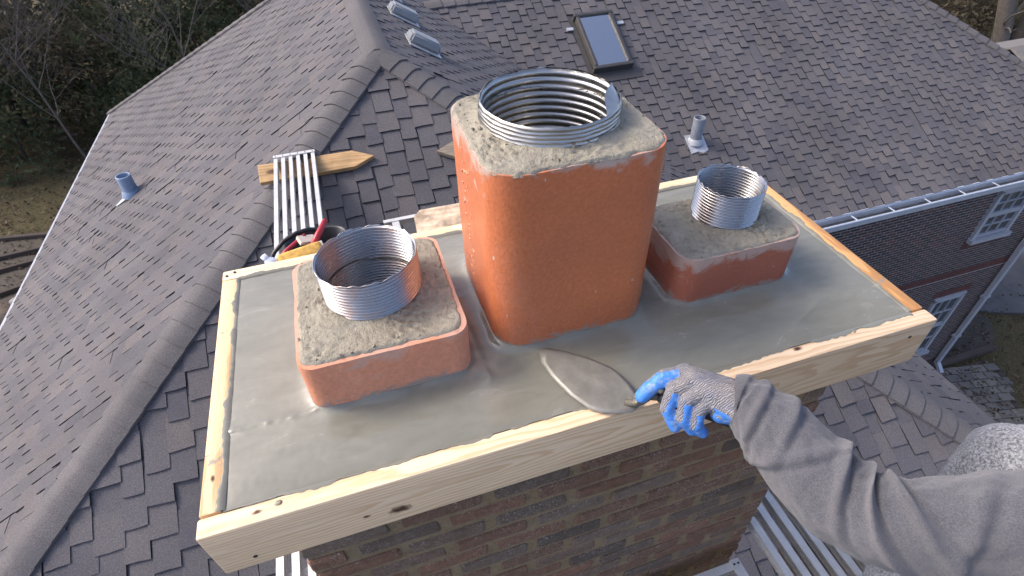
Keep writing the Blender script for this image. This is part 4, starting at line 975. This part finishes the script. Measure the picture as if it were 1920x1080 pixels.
b = MB(); b.tube([(0.818, -0.021, 0.057), (0.826, -0.027, 0.058), (0.87, -0.062, 0.056), (0.91, -0.095, 0.051), (0.925, -0.108, 0.049), (0.930, -0.112, 0.049)], [0.010, 0.0145, 0.0165, 0.016, 0.0155, 0.010], 16); b.build('handle', M_RUBBER, tr, True)
b = MB(); 
for k in range(16):
    a = U(0, 6.28); b.box((0.792 + 0.006 * cos(a), -0.002 + 0.006 * sin(a), 0.018 + U(0, 0.03)), (0.007, 0.007, 0.007), Euler((U(0, 3), U(0, 3), 0)).to_matrix(), jit=0.002)
b.build('cement_clots', M_MORT, tr)

# ------------------------------------------------------------------ the worker
def ball_hull(mb, a, ra, b, rb, n=14):
    # a tapered capsule as a closed tube with rounded ends
    a, b = Vector(a), Vector(b); d = (b - a); L = d.length
    if L < 1e-6: d = Vector((0, 0, 1)); L = 1e-6
    d = d / L; path = []; rad = []
    for t in (-0.98, -0.85, -0.55, -0.2): path.append(a + d * ra * t); rad.append(ra * sqrt(max(0, 1 - t * t)))
    path.append(a); rad.append(ra)
    for k in range(1, 6): path.append(a.lerp(b, k / 6)); rad.append(ra + (rb - ra) * k / 6)
    path.append(b); rad.append(rb)
    for t in (0.2, 0.55, 0.85, 0.98): path.append(b + d * rb * t); rad.append(rb * sqrt(max(0, 1 - t * t)))
    mb.tube(path, rad, n)
def remesh(mb, voxel, smooth_it=6, fac=0.5):
    me = mb.mesh('tmp', M_SKIN); o = bpy.data.objects.new('tmp', me); COL.objects.link(o)
    m_ = o.modifiers.new('r', 'REMESH'); m_.mode = 'VOXEL'; m_.voxel_size = voxel
    s_ = o.modifiers.new('s', 'SMOOTH'); s_.iterations = smooth_it; s_.factor = fac
    dg = bpy.context.evaluated_depsgraph_get(); ev = o.evaluated_get(dg); out = bpy.data.meshes.new_from_object(ev)
    bpy.data.objects.remove(o); out.materials.clear(); return out
person = empty('person', (1.75, -0.25, ZP), 'worker in grey heather sweatshirt and blue gripped glove holding the trowel', 'person')
SH = Vector((1.2301, -0.4548, 0.1553)); SHR = Vector((1.62, -0.55, 0.22)); NECK = Vector((1.50, -0.60, 0.26)); PEL = Vector((2.02, -0.50, -0.36))
EL = Vector((1.01, -0.335, 0.066)); WR = Vector((0.9382, -0.1113, 0.0923))
HIPL = Vector((2.05, -0.42, -0.36)); KNL = Vector((1.935, -0.175, -0.545)); FTL = Vector((1.76, -0.24, -1.10))
HIPR = Vector((2.12, -0.62, -0.38)); KNR = Vector((2.00, -0.66, -0.72)); FTR = Vector((1.72, -0.75, -1.10))
HD = Vector((1.42, -0.66, 0.44))
# the body under the clothes, one continuous surface
b = MB()
for (p_, r_, q_, s_) in ((PEL, .13, PEL.lerp(NECK, .5), .125), (PEL.lerp(NECK, .5), .125, NECK.lerp(PEL, .12), .12), (NECK.lerp(PEL, .1), .07, NECK + (HD - NECK) * 0.5, .055), (SH, .055, EL, .042), (EL, .042, WR, .028), (NECK.lerp(PEL, .14), .09, SH, .058), (NECK.lerp(PEL, .14), .09, SHR, .058),
                     (SHR, .055, SHR + Vector((0.25, -0.10, -0.18)), .042), (SHR + Vector((0.25, -0.10, -0.18)), .042, SHR + Vector((0.10, -0.15, -0.38)), .028), (SHR + Vector((0.10, -0.15, -0.38)), .03, SHR + Vector((0.06, -0.16, -0.46)), .036),
                     (HIPL, .085, KNL, .06), (KNL, .058, FTL, .04), (HIPR, .085, KNR, .06), (KNR, .058, FTR, .04), (HD, .095, HD + Vector((-.03, .02, .05)), .092), (HD + Vector((-.055, .02, -.05)), .055, HD, .08), (HD + Vector((-.095, .03, -.01)), .014, HD + Vector((-.105, .035, -.03)), .017)):
    ball_hull(b, p_, r_, q_, s_)
me = remesh(b, 0.012, 5); me.materials.append(M_SKIN); smooth_angle(me, 80); link('body', me, person)
for s_ in (-1, 1):
    e = HD + Vector((-0.088, 0.03, 0.012)) + Vector((0.2, 0.98, 0)) * (0.031 * s_); b = MB(); ball_hull(b, e, 0.011, e + Vector((0.004, 0, 0)), 0.011, 10); b.build('eye', M_DARK, person, True)
b = MB(); ball_hull(b, HD + Vector((0.015, 0, 0.035)), 0.108, HD + Vector((0.03, 0, 0.0)), 0.108, 20); b.build('knit_cap', M_RUBBER, person, True)
# trousers
b = MB()
for (p_, r_, q_, s_) in ((PEL, .155, PEL.lerp(NECK, .18), .15), (HIPL, .130, KNL, .118), (KNL, .118, FTL, .09), (HIPR, .12, KNR, .095), (KNR, .095, FTR, .08)): ball_hull(b, p_, r_, q_, s_, 20)
me = remesh(b, 0.010, 8); me.materials.append(M_PANTS)
for v in me.vertices:
    q = v.co; v.co = q + v.normal * (0.006 * nz(q.x * 14, q.y * 14, q.z * 22) + 0.0035 * nz(q.x * 40, q.y * 40, q.z * 30))
smooth_angle(me, 80); link('trousers', me, person)
for (F, K) in ((FTL, KNL), (FTR, KNR)):
    b = MB(); ball_hull(b, F + Vector((0.02, 0, 0.03)), .058, F + Vector((0.03, 0, -0.03)), .05); ball_hull(b, F + Vector((0.03, 0, -0.025)), .045, F + Vector((-0.17, 0.02, -0.035)), .034)
    me = remesh(b, 0.008, 3); me.materials.append(M_BOOT); smooth_angle(me, 80); link('boot', me, person)
# sweatshirt: torso by remesh, the reaching sleeve as a folded tube in the same mesh
b = MB()
for (p_, r_, q_, s_) in ((PEL.lerp(NECK, .12), .165, PEL.lerp(NECK, .5), .16), (PEL.lerp(NECK, .5), .16, NECK.lerp(PEL, .16), .15), (NECK.lerp(PEL, .16), .13, SH, .088), (NECK.lerp(PEL, .16), .13, SHR, .088), (SHR, .085, SHR + Vector((0.25, -0.10, -0.18)), .068), (SHR + Vector((0.25, -0.10, -0.18)), .068, SHR + Vector((0.11, -0.15, -0.37)), .048), (NECK, .095, NECK + (HD - NECK) * 0.25, .09)): ball_hull(b, p_, r_, q_, s_, 20)
tm = remesh(b, 0.011, 8)
for v in tm.vertices:
    q = v.co; v.co = q + v.normal * (0.008 * nz(q.x * 10, q.y * 10, q.z * 14) + 0.004 * nz(q.x * 30, q.y * 30, q.z * 22))
axis = [Vector(a) for a in ((0.9279, -0.0964, 0.0899), (0.9382, -0.1113, 0.0923), (0.9571, -0.177, 0.0805), (0.971, -0.25, 0.0669), (0.9952, -0.3155, 0.0646), (1.0322, -0.3597, 0.0816), (1.0837, -0.390, 0.1031), (1.1456, -0.4205, 0.1277), (1.2301, -0.4548, 0.1553), (1.30, -0.48, 0.18))]
rads = [0.045, 0.050, 0.062, 0.066, 0.066, 0.066, 0.068, 0.072, 0.080, 0.088]
def cat(pts, t):
    n = len(pts) - 1; i = min(int(t * n), n - 1); f = t * n - i; g_ = lambda k: pts[max(0, min(n, k))]
    p0, p1, p2, p3 = g_(i - 1), g_(i), g_(i + 1), g_(i + 2)
    return 0.5 * ((2 * p1) + (p2 - p0) * f + (2 * p0 - 5 * p1 + 4 * p2 - p3) * f * f + (3 * p1 - p0 - 3 * p2 + p3) * f * f * f)
nr, na = 260, 120; sv = []; sfc = []; upv = None
# folds: (position along sleeve, angle centre, angular half width, slant, height, width)
FOLDS = [(0.150, 2.2, 1.5, 0.030, 0.012, 0.016), (0.205, 1.5, 1.3, 0.045, 0.013, 0.018), (0.270, 2.6, 1.6, -0.040, 0.010, 0.020), (0.330, 1.0, 1.4, 0.050, 0.013, 0.018), (0.385, 2.0, 1.2, 0.055, 0.011, 0.017), (0.435, 1.2, 1.5, 0.060, 0.014, 0.018), (0.490, 2.2, 1.3, 0.060, 0.013, 0.018), (0.545, 1.3, 1.5, 0.050, 0.015, 0.019), (0.605, 2.1, 1.2, 0.060, 0.012, 0.020), (0.680, 1.6, 1.4, -0.060, 0.012, 0.024), (0.77, 2.2, 1.5, -0.075, 0.011, 0.028), (0.86, 1.2, 1.3, -0.06, 0.010, 0.03), (0.24, 4.6, 1.2, 0.03, 0.007, 0.03), (0.42, 4.4, 1.2, 0.03, 0.008, 0.03), (0.62, 4.5, 1.2, 0.03, 0.008, 0.03)]
for k in range(nr + 1):
    t = k / nr; c = cat(axis, t); tg = (cat(axis, min(1, t + 0.01)) - cat(axis, max(0, t - 0.01))).normalized()
    toC = (CAMP - c).normalized(); a1 = (Vector((0.1, -0.35, 0.93)) - tg * tg.dot(Vector((0.1, -0.35, 0.93)))).normalized(); a2 = tg.cross(a1)
    i = min(int(t * (len(rads) - 1)), len(rads) - 2); f = t * (len(rads) - 1) - i; r0 = rads[i] + (rads[i + 1] - rads[i]) * (f * f * (3 - 2 * f))
    for q in range(na):
        an = 2 * pi * q / na; r = r0; th = (an + pi / 2) % (2 * pi)         # th = pi/2 faces the camera side top
        for (p0_, ac, aw, sl2, hh, ww) in FOLDS:
            da = (th - ac + pi) % (2 * pi) - pi
            if abs(da) < aw * 1.6:
                w_ = exp(-(da / aw) ** 2 * 1.4); d_ = (t - p0_ - sl2 * da) / ww; x_ = d_
                r += 0.78 * hh * w_ * (exp(-x_ * x_) - 0.55 * exp(-((x_ - 1.25) * 1.7) ** 2))
        r += 0.0045 * nz(t * 9, cos(an) * 2.2, sin(an) * 2.2) + 0.0030 * nz(t * 26 + 2.0 * cos(an), cos(an) * 3, sin(an) * 3) + 0.0014 * nz(t * 60, cos(an) * 6, sin(an) * 6)
        if t < 0.075: r = r0 * (1 + 0.02 * nz(cos(an) * 3, sin(an) * 3, 2)) + 0.0010 * cos(60 * an) * 0.5
        if t < 0.012: r -= 0.004 * (1 - t / 0.012)
        if 0.07 < t < 0.10: r -= 0.0055 * sin(pi * (t - 0.07) / 0.03)
        sv.append(c + (a1 * cos(an) + a2 * sin(an)) * r)
for k in range(nr):
    for q in range(na):
        q2 = (q + 1) % na; sfc.append((k * na + q, k * na + q2, (k + 1) * na + q2, (k + 1) * na + q))
verts = [tuple(v.co) for v in tm.vertices]; off = len(verts); faces = [tuple(p.vertices) for p in tm.polygons] + [tuple(off + i for i in f) for f in sfc]; verts += [tuple(v) for v in sv]
sw = bpy.data.meshes.new('sweatshirt'); sw.from_pydata(verts, [], faces); sw.materials.append(M_SLEEVE); sw.polygons.foreach_set('use_smooth', [True] * len(sw.polygons)); link('sweatshirt', sw, person)
bpy.data.meshes.remove(tm)
# glove: palm, four curled fingers, thumb behind the handle
HANDLE = [Vector((0.822, -0.024, 0.058)), Vector((0.93, -0.112, 0.049))]
FING = [  # each: MCP, PIP, DIP, tip with radii; palm side direction per finger
    [((0.864, -0.020, 0.101), .0175), ((0.830, -0.012, 0.096), .0162), ((0.806, -0.012, 0.079), .0150), ((0.789, -0.013, 0.060), .0135)],
    [((0.869, -0.042, 0.108), .0165), ((0.829, -0.044, 0.097), .0145), ((0.814, -0.056, 0.066), .0130), ((0.824, -0.077, 0.036), .0118)],
    [((0.873, -0.062, 0.103), .0160), ((0.841, -0.070, 0.092), .0138), ((0.833, -0.082, 0.063), .0124), ((0.848, -0.094, 0.038), .0112)],
    [((0.880, -0.080, 0.094), .0150), ((0.854, -0.089, 0.081), .0125), ((0.850, -0.098, 0.058), .0114), ((0.862, -0.106, 0.038), .0104)]]
b = MB()
for fg in FING:
    for i in range(3): ball_hull(b, fg[i][0], fg[i][1], fg[i + 1][0], fg[i + 1][1], 16)
Wg = Vector((0.948, -0.122, 0.090))
for i, fg in enumerate(FING):
    ball_hull(b, Wg + Vector((-0.004, 0.012 - 0.012 * i, 0.006 - 0.002 * i)), 0.030, fg[0][0], fg[0][1] * 1.14, 16)
ball_hull(b, Wg, 0.032, (0.975, -0.17, 0.085), 0.036, 16)
# heel of the hand on the near side, thumb on the far side
ball_hull(b, (0.935, -0.125, 0.080), 0.024, (0.893, -0.100, 0.076), 0.0185, 16)
for (p_, r_, q_, s_) in (((0.930, -0.095, 0.092), .022, (0.880, -0.022, 0.072), .0165), ((0.880, -0.022, 0.072), .0165, (0.846, -0.006, 0.058), .0145), ((0.846, -0.006, 0.058), .0145, (0.824, -0.004, 0.046), .0120)): ball_hull(b, p_, r_, q_, s_, 16)
gm_ = remesh(b, 0.0024, 4, 0.5)
gm_.materials.append(M_GLOVE); gm_.materials.append(M_LATEX)
chains = []
for fi, fg in enumerate(FING):
    P = [Vector(f[0]) for f in fg]
    for i in range(3): chains.append((P[i], P[i + 1], i, fi))
bn = Vector((0.30, -0.25, 0.92)).normalized()
for p_ in gm_.polygons:
    c = p_.center; best = None
    for (a, e, i, fi) in chains:
        t = max(0.0, min(1.0, (c - a).dot(e - a) / (e - a).length_squared)); d_ = (c - a.lerp(e, t)).length
        if best is None or d_ < best[0]: best = (d_, i, fi, (e - a).normalized(), t)
    d_, i, fi, ax, t = best; wob = 0.25 * nz(c.x * 60, c.y * 60, c.z * 60)
    if d_ < 0.021 and not (i == 0 and t < 0.35):
        dors = (bn - ax * bn.dot(ax))
        if fi == 0: dors = Vector((0.1, 0.80, 0.60)).normalized()
        elif i >= 1: dors = Vector((-0.85, 0.40, 0.34)).normalized()
        else: dors = dors.normalized()
        thr = (0.62 if fi == 0 else 0.05) if i == 0 else ((0.80 if fi == 0 else 0.42) if i == 1 else (1.2 if fi == 0 else 0.70))
        if p_.normal.dot(dors) + wob < thr: p_.material_index = 1
    else:
        if p_.normal.dot(bn) + wob < 0.30 - 0.5 * max(0, c.z - 0.085) / 0.02: p_.material_index = 1
for v in gm_.vertices:
    q = v.co; v.co = q + v.normal * (0.0008 * nz(q.x * 120, q.y * 120, q.z * 120) + 0.0010 * nz(q.x * 45, q.y * 45, q.z * 45))
gm_.polygons.foreach_set('use_smooth', [True] * len(gm_.polygons)); link('glove', gm_, person)
b = MB(); ball_hull(b, (0.815, -0.022, 0.081), 0.0075, (0.818, -0.024, 0.079), 0.007); me = b.mesh('cement_dab', M_MORT, True); link('cement_dab', me, person)

# ------------------------------------------------------------------ trees and planting
def branch_tree(h, seed, spread=1.0, levels=3, r0=0.16, lean=0.0):
    rnd = random.Random(seed); trunk = MB(); br = MB()
    def grow(mb, p, d, L, r, lev):
        pts = [p]; rs = [r]; n_ = 7 if lev < 2 else 5
        for i in range(n_):
            d = (d + Vector((rnd.uniform(-.16, .16), rnd.uniform(-.16, .16), rnd.uniform(-.03, .11)))).normalized(); p = p + d * (L / n_); pts.append(p); rs.append(max(0.006, r * (1 - 0.75 * (i + 1) / n_)))
        mb.tube(pts, rs, 8 if lev == 0 else (5 if lev == 1 else 3), False)
        if lev < levels:
            for i in range(2, n_ + 1):
                for q in range(2 if lev < 2 else 2):
                    a = rnd.uniform(0, 2 * pi); s = Vector((cos(a), sin(a), rnd.uniform(0.1, 0.9))) * spread
                    grow(br, pts[i], (d * 0.55 + s).normalized(), L * rnd.uniform(0.34, 0.55), rs[i] * 0.55, lev + 1)
    grow(trunk, Vector((0, 0, -0.2)), Vector((lean, 0, 1)), h, r0, 0); return trunk, br
def leaf_crown(h, rad, n_, seed, size, base=0.15, cone=0.75):
    rnd = random.Random(seed); b = MB(); clumps = []
    for k in range(70):
        t = rnd.uniform(base, 1.0); rr = rad * (1 - cone * t) * sqrt(rnd.random()) + 0.15; a = rnd.uniform(0, 2 * pi); clumps.append((Vector((rr * cos(a), rr * sin(a), t * h)), rnd.uniform(0.35, 0.95) * rad * 0.36, rnd.random()))
    for k in range(n_):
        c, s, tn = rnd.choice(clumps); v = Vector((rnd.gauss(0, 1), rnd.gauss(0, 1), rnd.gauss(0, 0.7))) * s * 0.6; p = c + v
        e = Euler((rnd.uniform(0, 6.28), rnd.uniform(0, 6.28), rnd.uniform(0, 6.28))).to_matrix(); w_, l_ = size * rnd.uniform(0.35, 0.8), size * rnd.uniform(0.8, 1.7)
        q = [e @ Vector(x) + p for x in ((-w_ / 2, 0, 0), (0, -l_ * 0.25, 0), (w_ / 2, 0, 0), (0, l_ * 0.75, 0))]
        b.add(q, [(0, 1, 2, 3)], 0, min(1, max(0, 0.62 * tn + rnd.uniform(-.15, .4))))
    return b
kinds = []
for k in range(3):
    t_, br = branch_tree(8.5, 40 + k, 1.3, 1, 0.17); c_ = leaf_crown(10.0, (3.0, 2.6, 3.3)[k], 5200, 7 + k, 0.19, 0.06, (0.72, 0.66, 0.6)[k])
    t_.v += []; kinds.append((t_.mesh('trunk', M_BARK, True), c_.mesh('crown', (M_EVER, M_EVER, M_EVER2)[k])))
def put_tree(name, x, y, kind, s, rz, lab, group):
    r = empty(name, (x, y, ZG), lab, 'tree', group); r.rotation_euler.z = rz; r.scale = (s, s, s)
    for nm, me in zip(('trunk', 'crown'), kind):
        o = bpy.data.objects.new(nm, me); COL.objects.link(o); o.parent = r
    return r
spots = [(-11.5, 24.5, 0, 1.05, 'dark evergreen tree at the left edge nearest the lawn'), (-7.6, 26.5, 1, 1.0, 'slim dark evergreen behind the bare pale trunk'), (-15.5, 27.0, 1, 1.15, 'dark evergreen tree in the upper left corner'), (-4.0, 29.0, 0, 1.0, 'dark evergreen tree beyond the far roof corner'), (-10.5, 31.5, 2, 1.15, 'russet tinged tree behind the left evergreens'), (-0.5, 33.0, 1, 1.05, 'dark evergreen tree behind the top of the left slope'), (-18.5, 33.0, 0, 1.3, 'tall evergreen far back on the left'), (-6.0, 36.0, 0, 1.25, 'tall evergreen far behind the roof corner'), (3.5, 37.0, 2, 1.2, 'russet tree far behind the main ridge'), (-13.5, 39.0, 1, 1.4, 'tallest evergreen in the back row on the left'), (-22.0, 26.0, 2, 1.2, 'russet tree cut by the left frame edge'), (8.0, 40.0, 0, 1.3, 'evergreen hidden mostly by the main ridge'), (-24.5, 40.0, 1, 1.5, 'dark evergreen deepest in the left background')]
for i, (x, y, k, s, lab) in enumerate(spots): put_tree('evergreen_tree', x, y, kinds[k], s, i * 1.3, lab, 'trees behind the house')
bk = []
for k in range(2):
    t_, br = branch_tree(9.0, 90 + k, 1.15, 3, 0.06); bk.append((t_.mesh('trunk', M_BARKL, True), br.mesh('branches', M_BARKL)))
def put_bare(x, y, k, s, rz, lab, tilt=0.0):
    r = empty('bare_tree', (x, y, ZG), lab, 'tree', 'bare trees'); r.rotation_euler = (0, tilt, rz); r.scale = (s, s, s)
    for nm, me in zip(('trunk', 'branches'), bk[k]):
        o = bpy.data.objects.new(nm, me); COL.objects.link(o); o.parent = r
put_bare(-8.4, 20.4, 0, 0.72, 0.3, 'leafless tree with pale twigs nearest the lawn'); put_bare(-4.6, 21.6, 1, 0.78, 2.0, 'leafless tree with pale twigs beside the roof corner'); put_bare(-11.4, 19.8, 1, 0.75, 4.0, 'leafless tree by the left frame edge'); put_bare(-1.4, 24.0, 0, 0.85, 1.2, 'leafless tree behind the far roof corner')
ubk = []
for k in range(3):
    c_ = leaf_crown(4.2, 2.1, 2800, 130 + k, 0.16, 0.0, 0.35); ubk.append(c_.mesh('foliage', (M_EVER, M_EVER2, M_EVER)[k]))
ust = branch_tree(3.2, 77, 1.2, 1, 0.06)[0].mesh('stem', M_BARK)
for i, (x, y, k, sc2, lab) in enumerate([(-10.6, 21.4, 0, 0.95, 'dark shrub at the edge of the lawn, nearest the frame edge'), (-8.3, 22.8, 1, 1.0, 'brownish shrub between the lawn and the evergreens'), (-6.4, 22.0, 0, 0.9, 'dark shrub showing just beyond the white roof edge'), (-13.2, 22.0, 2, 1.2, 'wide dark shrub at the left frame edge'), (-4.6, 24.2, 2, 1.1, 'dark shrub behind the far roof corner'), (-7.2, 25.3, 0, 1.2, 'tall dark shrub under the leafless trees'), (-11.8, 26.0, 1, 1.3, 'brown leaved shrub among the left evergreens'), (-2.2, 26.5, 1, 1.2, 'brown leaved shrub along the far roof edge'), (-0.2, 29.0, 0, 1.3, 'dark shrub high along the far roof edge')]):
    r = empty('shrub', (x, y, ZG), lab, 'shrub', 'shrubs behind the house'); r.rotation_euler.z = i * 2.1; r.scale = (sc2, sc2, sc2)
    for nm, me in (('foliage', ubk[k]), ('stem', ust)):
        o = bpy.data.objects.new(nm, me); COL.objects.link(o); o.parent = r
# upper right: a leaning pair of trunks with ivy behind
def lean_tree(x, y, pts, r, mat, lab):
    root = empty('leaning_tree', (x, y, ZG), lab, 'tree', 'leaning trunks at the upper right'); b = MB(); P = [Vector((x, y, ZG - 0.2)) + Vector(p) for p in pts]; b.tube(P, [r * (1 - 0.10 * i) for i in range(len(P))], 12, False); b.build('trunk', mat, root, True)
    br = MB(); rnd = random.Random(int(x * 10))
    for k in range(26):
        p = P[rnd.randint(1, len(P) - 1)]; d = Vector((rnd.uniform(-1, 1), rnd.uniform(-1, 1), rnd.uniform(0.1, 1))).normalized(); q = [p]
        for i in range(5): d = (d + Vector((rnd.uniform(-.3, .3), rnd.uniform(-.3, .3), rnd.uniform(-.2, .3)))).normalized(); q.append(q[-1] + d * 0.6)
        br.tube(q, [0.05, 0.04, 0.03, 0.022, 0.015, 0.008], 5, False)
    br.build('branches', mat, root, True)
lean_tree(28.2, 16.9, [(0, 0, 0), (-0.15, 0.2, 1.2), (-0.6, 0.5, 2.8), (-1.2, 0.9, 4.6), (-1.6, 1.2, 6.5), (-1.8, 1.3, 9)], 0.36, M_BARKL, 'pale trunk leaning left beyond the wing roof')
lean_tree(28.5, 16.7, [(0, 0, 0), (0.25, 0.1, 1.2), (0.8, 0.3, 2.8), (1.4, 0.4, 4.6), (1.9, 0.6, 6.5), (2.2, 0.6, 9)], 0.36, M_BARK, 'dark trunk leaning right beyond the wing roof')
def bush(x, y, h, r, seed, mat, lab, n_=5000, size=0.16):
    root = empty('ivy_bush', (x, y, ZG), lab, 'bush', 'bushes at the upper right'); c_ = leaf_crown(h, r, n_, seed, size, 0.02, 0.3); me = c_.mesh('foliage', mat); o = bpy.data.objects.new('foliage', me); COL.objects.link(o); o.parent = root
    t_, br = branch_tree(h * 0.8, seed, 1.2, 1, 0.06); o = bpy.data.objects.new('stem', t_.mesh('stem', M_BARK)); COL.objects.link(o); o.parent = root
bush(33.0, 17.8, 6.5, 2.6, 61, M_IVY, 'yellow green ivy bush right of the dark leaning trunk'); bush(31.5, 22.5, 4.5, 2.8, 62, M_EVER2, 'brown brush behind the leaning trunks'); bush(36.0, 22.0, 6.0, 3.2, 63, M_IVY, 'pale green bush far behind the leaning trunks'); bush(26.5, 21.5, 4.0, 2.6, 64, M_EVER2, 'brown brush beyond the wing roof hip', 3500)
bush(28.6, 19.6, 3.4, 2.2, 65, M_EVER2, 'low brown brush at the foot of the leaning trunks', 3500); bush(24.6, 18.4, 3.2, 2.0, 66, M_EVER2, 'low brown brush showing above the hip of the wing', 3000)
# small outbuilding roof past the wing hip
ob = empty('outbuilding', (21.0, 10.7, ZG), 'low grey roofed outbuilding past the end of the wing roof', 'shed')
b = MB(); b.box((21.4, 10.7, (ZG - 5.9) / 2), (4.4, 3.4, -ZG - 5.9)); b.build('wall', M_HMORT, ob)
b = MB(); b.prism([(8.6, -5.85), (10.7, -5.02), (12.8, -5.85), (12.8, -5.80), (10.7, -4.96), (8.6, -5.80)][::-1], 18.75, 24.0, Matrix(((0, 0, 1, 0), (1, 0, 0, 0), (0, 1, 0, 0), (0, 0, 0, 1)))); b.build('roof', m_plain('pale_roofing', (0.14, 0.13, 0.12), 0.9, var=0.25, sc=6), ob)
# left: landscape timbers, stone, litter
for (a, e, w_, lab) in (((-10.4, 16.25), (-7.5, 15.72), 0.13, 'dark landscape timber at the lawn edge, farthest from the house'), ((-10.2, 15.05), (-7.6, 15.30), 0.11, 'dark landscape timber, second from the lawn'), ((-9.9, 14.35), (-7.8, 14.75), 0.10, 'dark landscape timber, third from the lawn'), ((-9.6, 13.15), (-7.6, 13.85), 0.12, 'dark landscape timber nearest the house')):
    a, e = Vector((*a, ZG)), Vector((*e, ZG)); d_ = e - a; me = bm_mesh(bevel_box((d_.length, w_, 0.16), 0.02, 2), 'landscape_timber', M_TIMBER); o = link('landscape_timber', me); o.location = (a + e) / 2 + Vector((0, 0, 0.06)); o.rotation_euler.z = atan2(d_.y, d_.x); tag(o, lab, 'timber', 'landscape timbers left of the house')
def rock(x, y, s, lab, mat, sd):
    bm = bmesh.new(); bmesh.ops.create_icosphere(bm, subdivisions=3, radius=1.0)
    for v in bm.verts: k = 1 + 0.35 * nz(v.co.x * 1.4 + sd, v.co.y * 1.4, v.co.z * 1.4); v.co = Vector((v.co.x * s * k, v.co.y * s * 0.7 * k, v.co.z * s * 0.55 * k))
    me = bm_mesh(bm, 'rock', mat, True); o = link('rock', me); o.location = (x, y, ZG + s * 0.2); tag(o, lab, 'rock', 'rocks left of the house')
M_ROCK = m_mortar('field_stone', (0.16, 0.15, 0.14), (0.22, 0.21, 0.20), (0.30, 0.28, 0.27), 0.1); M_TAN = m_mortar('tan_stone', (0.16, 0.12, 0.09), (0.22, 0.17, 0.12), (0.28, 0.22, 0.17), 0.1)
rock(-8.35, 12.9, 0.28, 'grey rock beside the left roof edge', M_ROCK, 1.0); rock(-8.75, 12.1, 0.75, 'large tan stone at the left frame edge', M_TAN, 6.0)
b = MB(); rnd = random.Random(5)
for k in range(9000):
    if k < 6500: x, y = rnd.uniform(-16, -6.2), rnd.uniform(10.5, 24) 
    else: x, y = rnd.uniform(10.9, 15.0), rnd.uniform(1.5, 6.0)
    e = Euler((rnd.uniform(-.6, .6), rnd.uniform(-.6, .6), rnd.uniform(0, 6.28))).to_matrix(); s = rnd.uniform(0.025, 0.07) * (1.0 if k < 6500 else 0.6)
    if k >= 6500 and inside((x, y), [(12.9, 5.4), (13.15, 5.02), (14.2, 4.6), (16.0, 4.4), (16, 7), (12.8, 7)]) and rnd.random() < 0.8: continue
    b.add([e @ Vector(v) + Vector((x, y, ZG + 0.06)) for v in ((-s, 0, 0), (0, -s * 0.6, 0), (s, 0, 0), (0, s * 0.6, 0))], [(0, 1, 2, 3)], 0, rnd.random())
tag(b.build('leaf_litter', m_leaf('dead_leaves', (0.03, 0.022, 0.015), (0.08, 0.055, 0.035), (0.20, 0.16, 0.12))), 'dead leaves scattered over lawn and garden bed', 'leaves', kind='stuff')
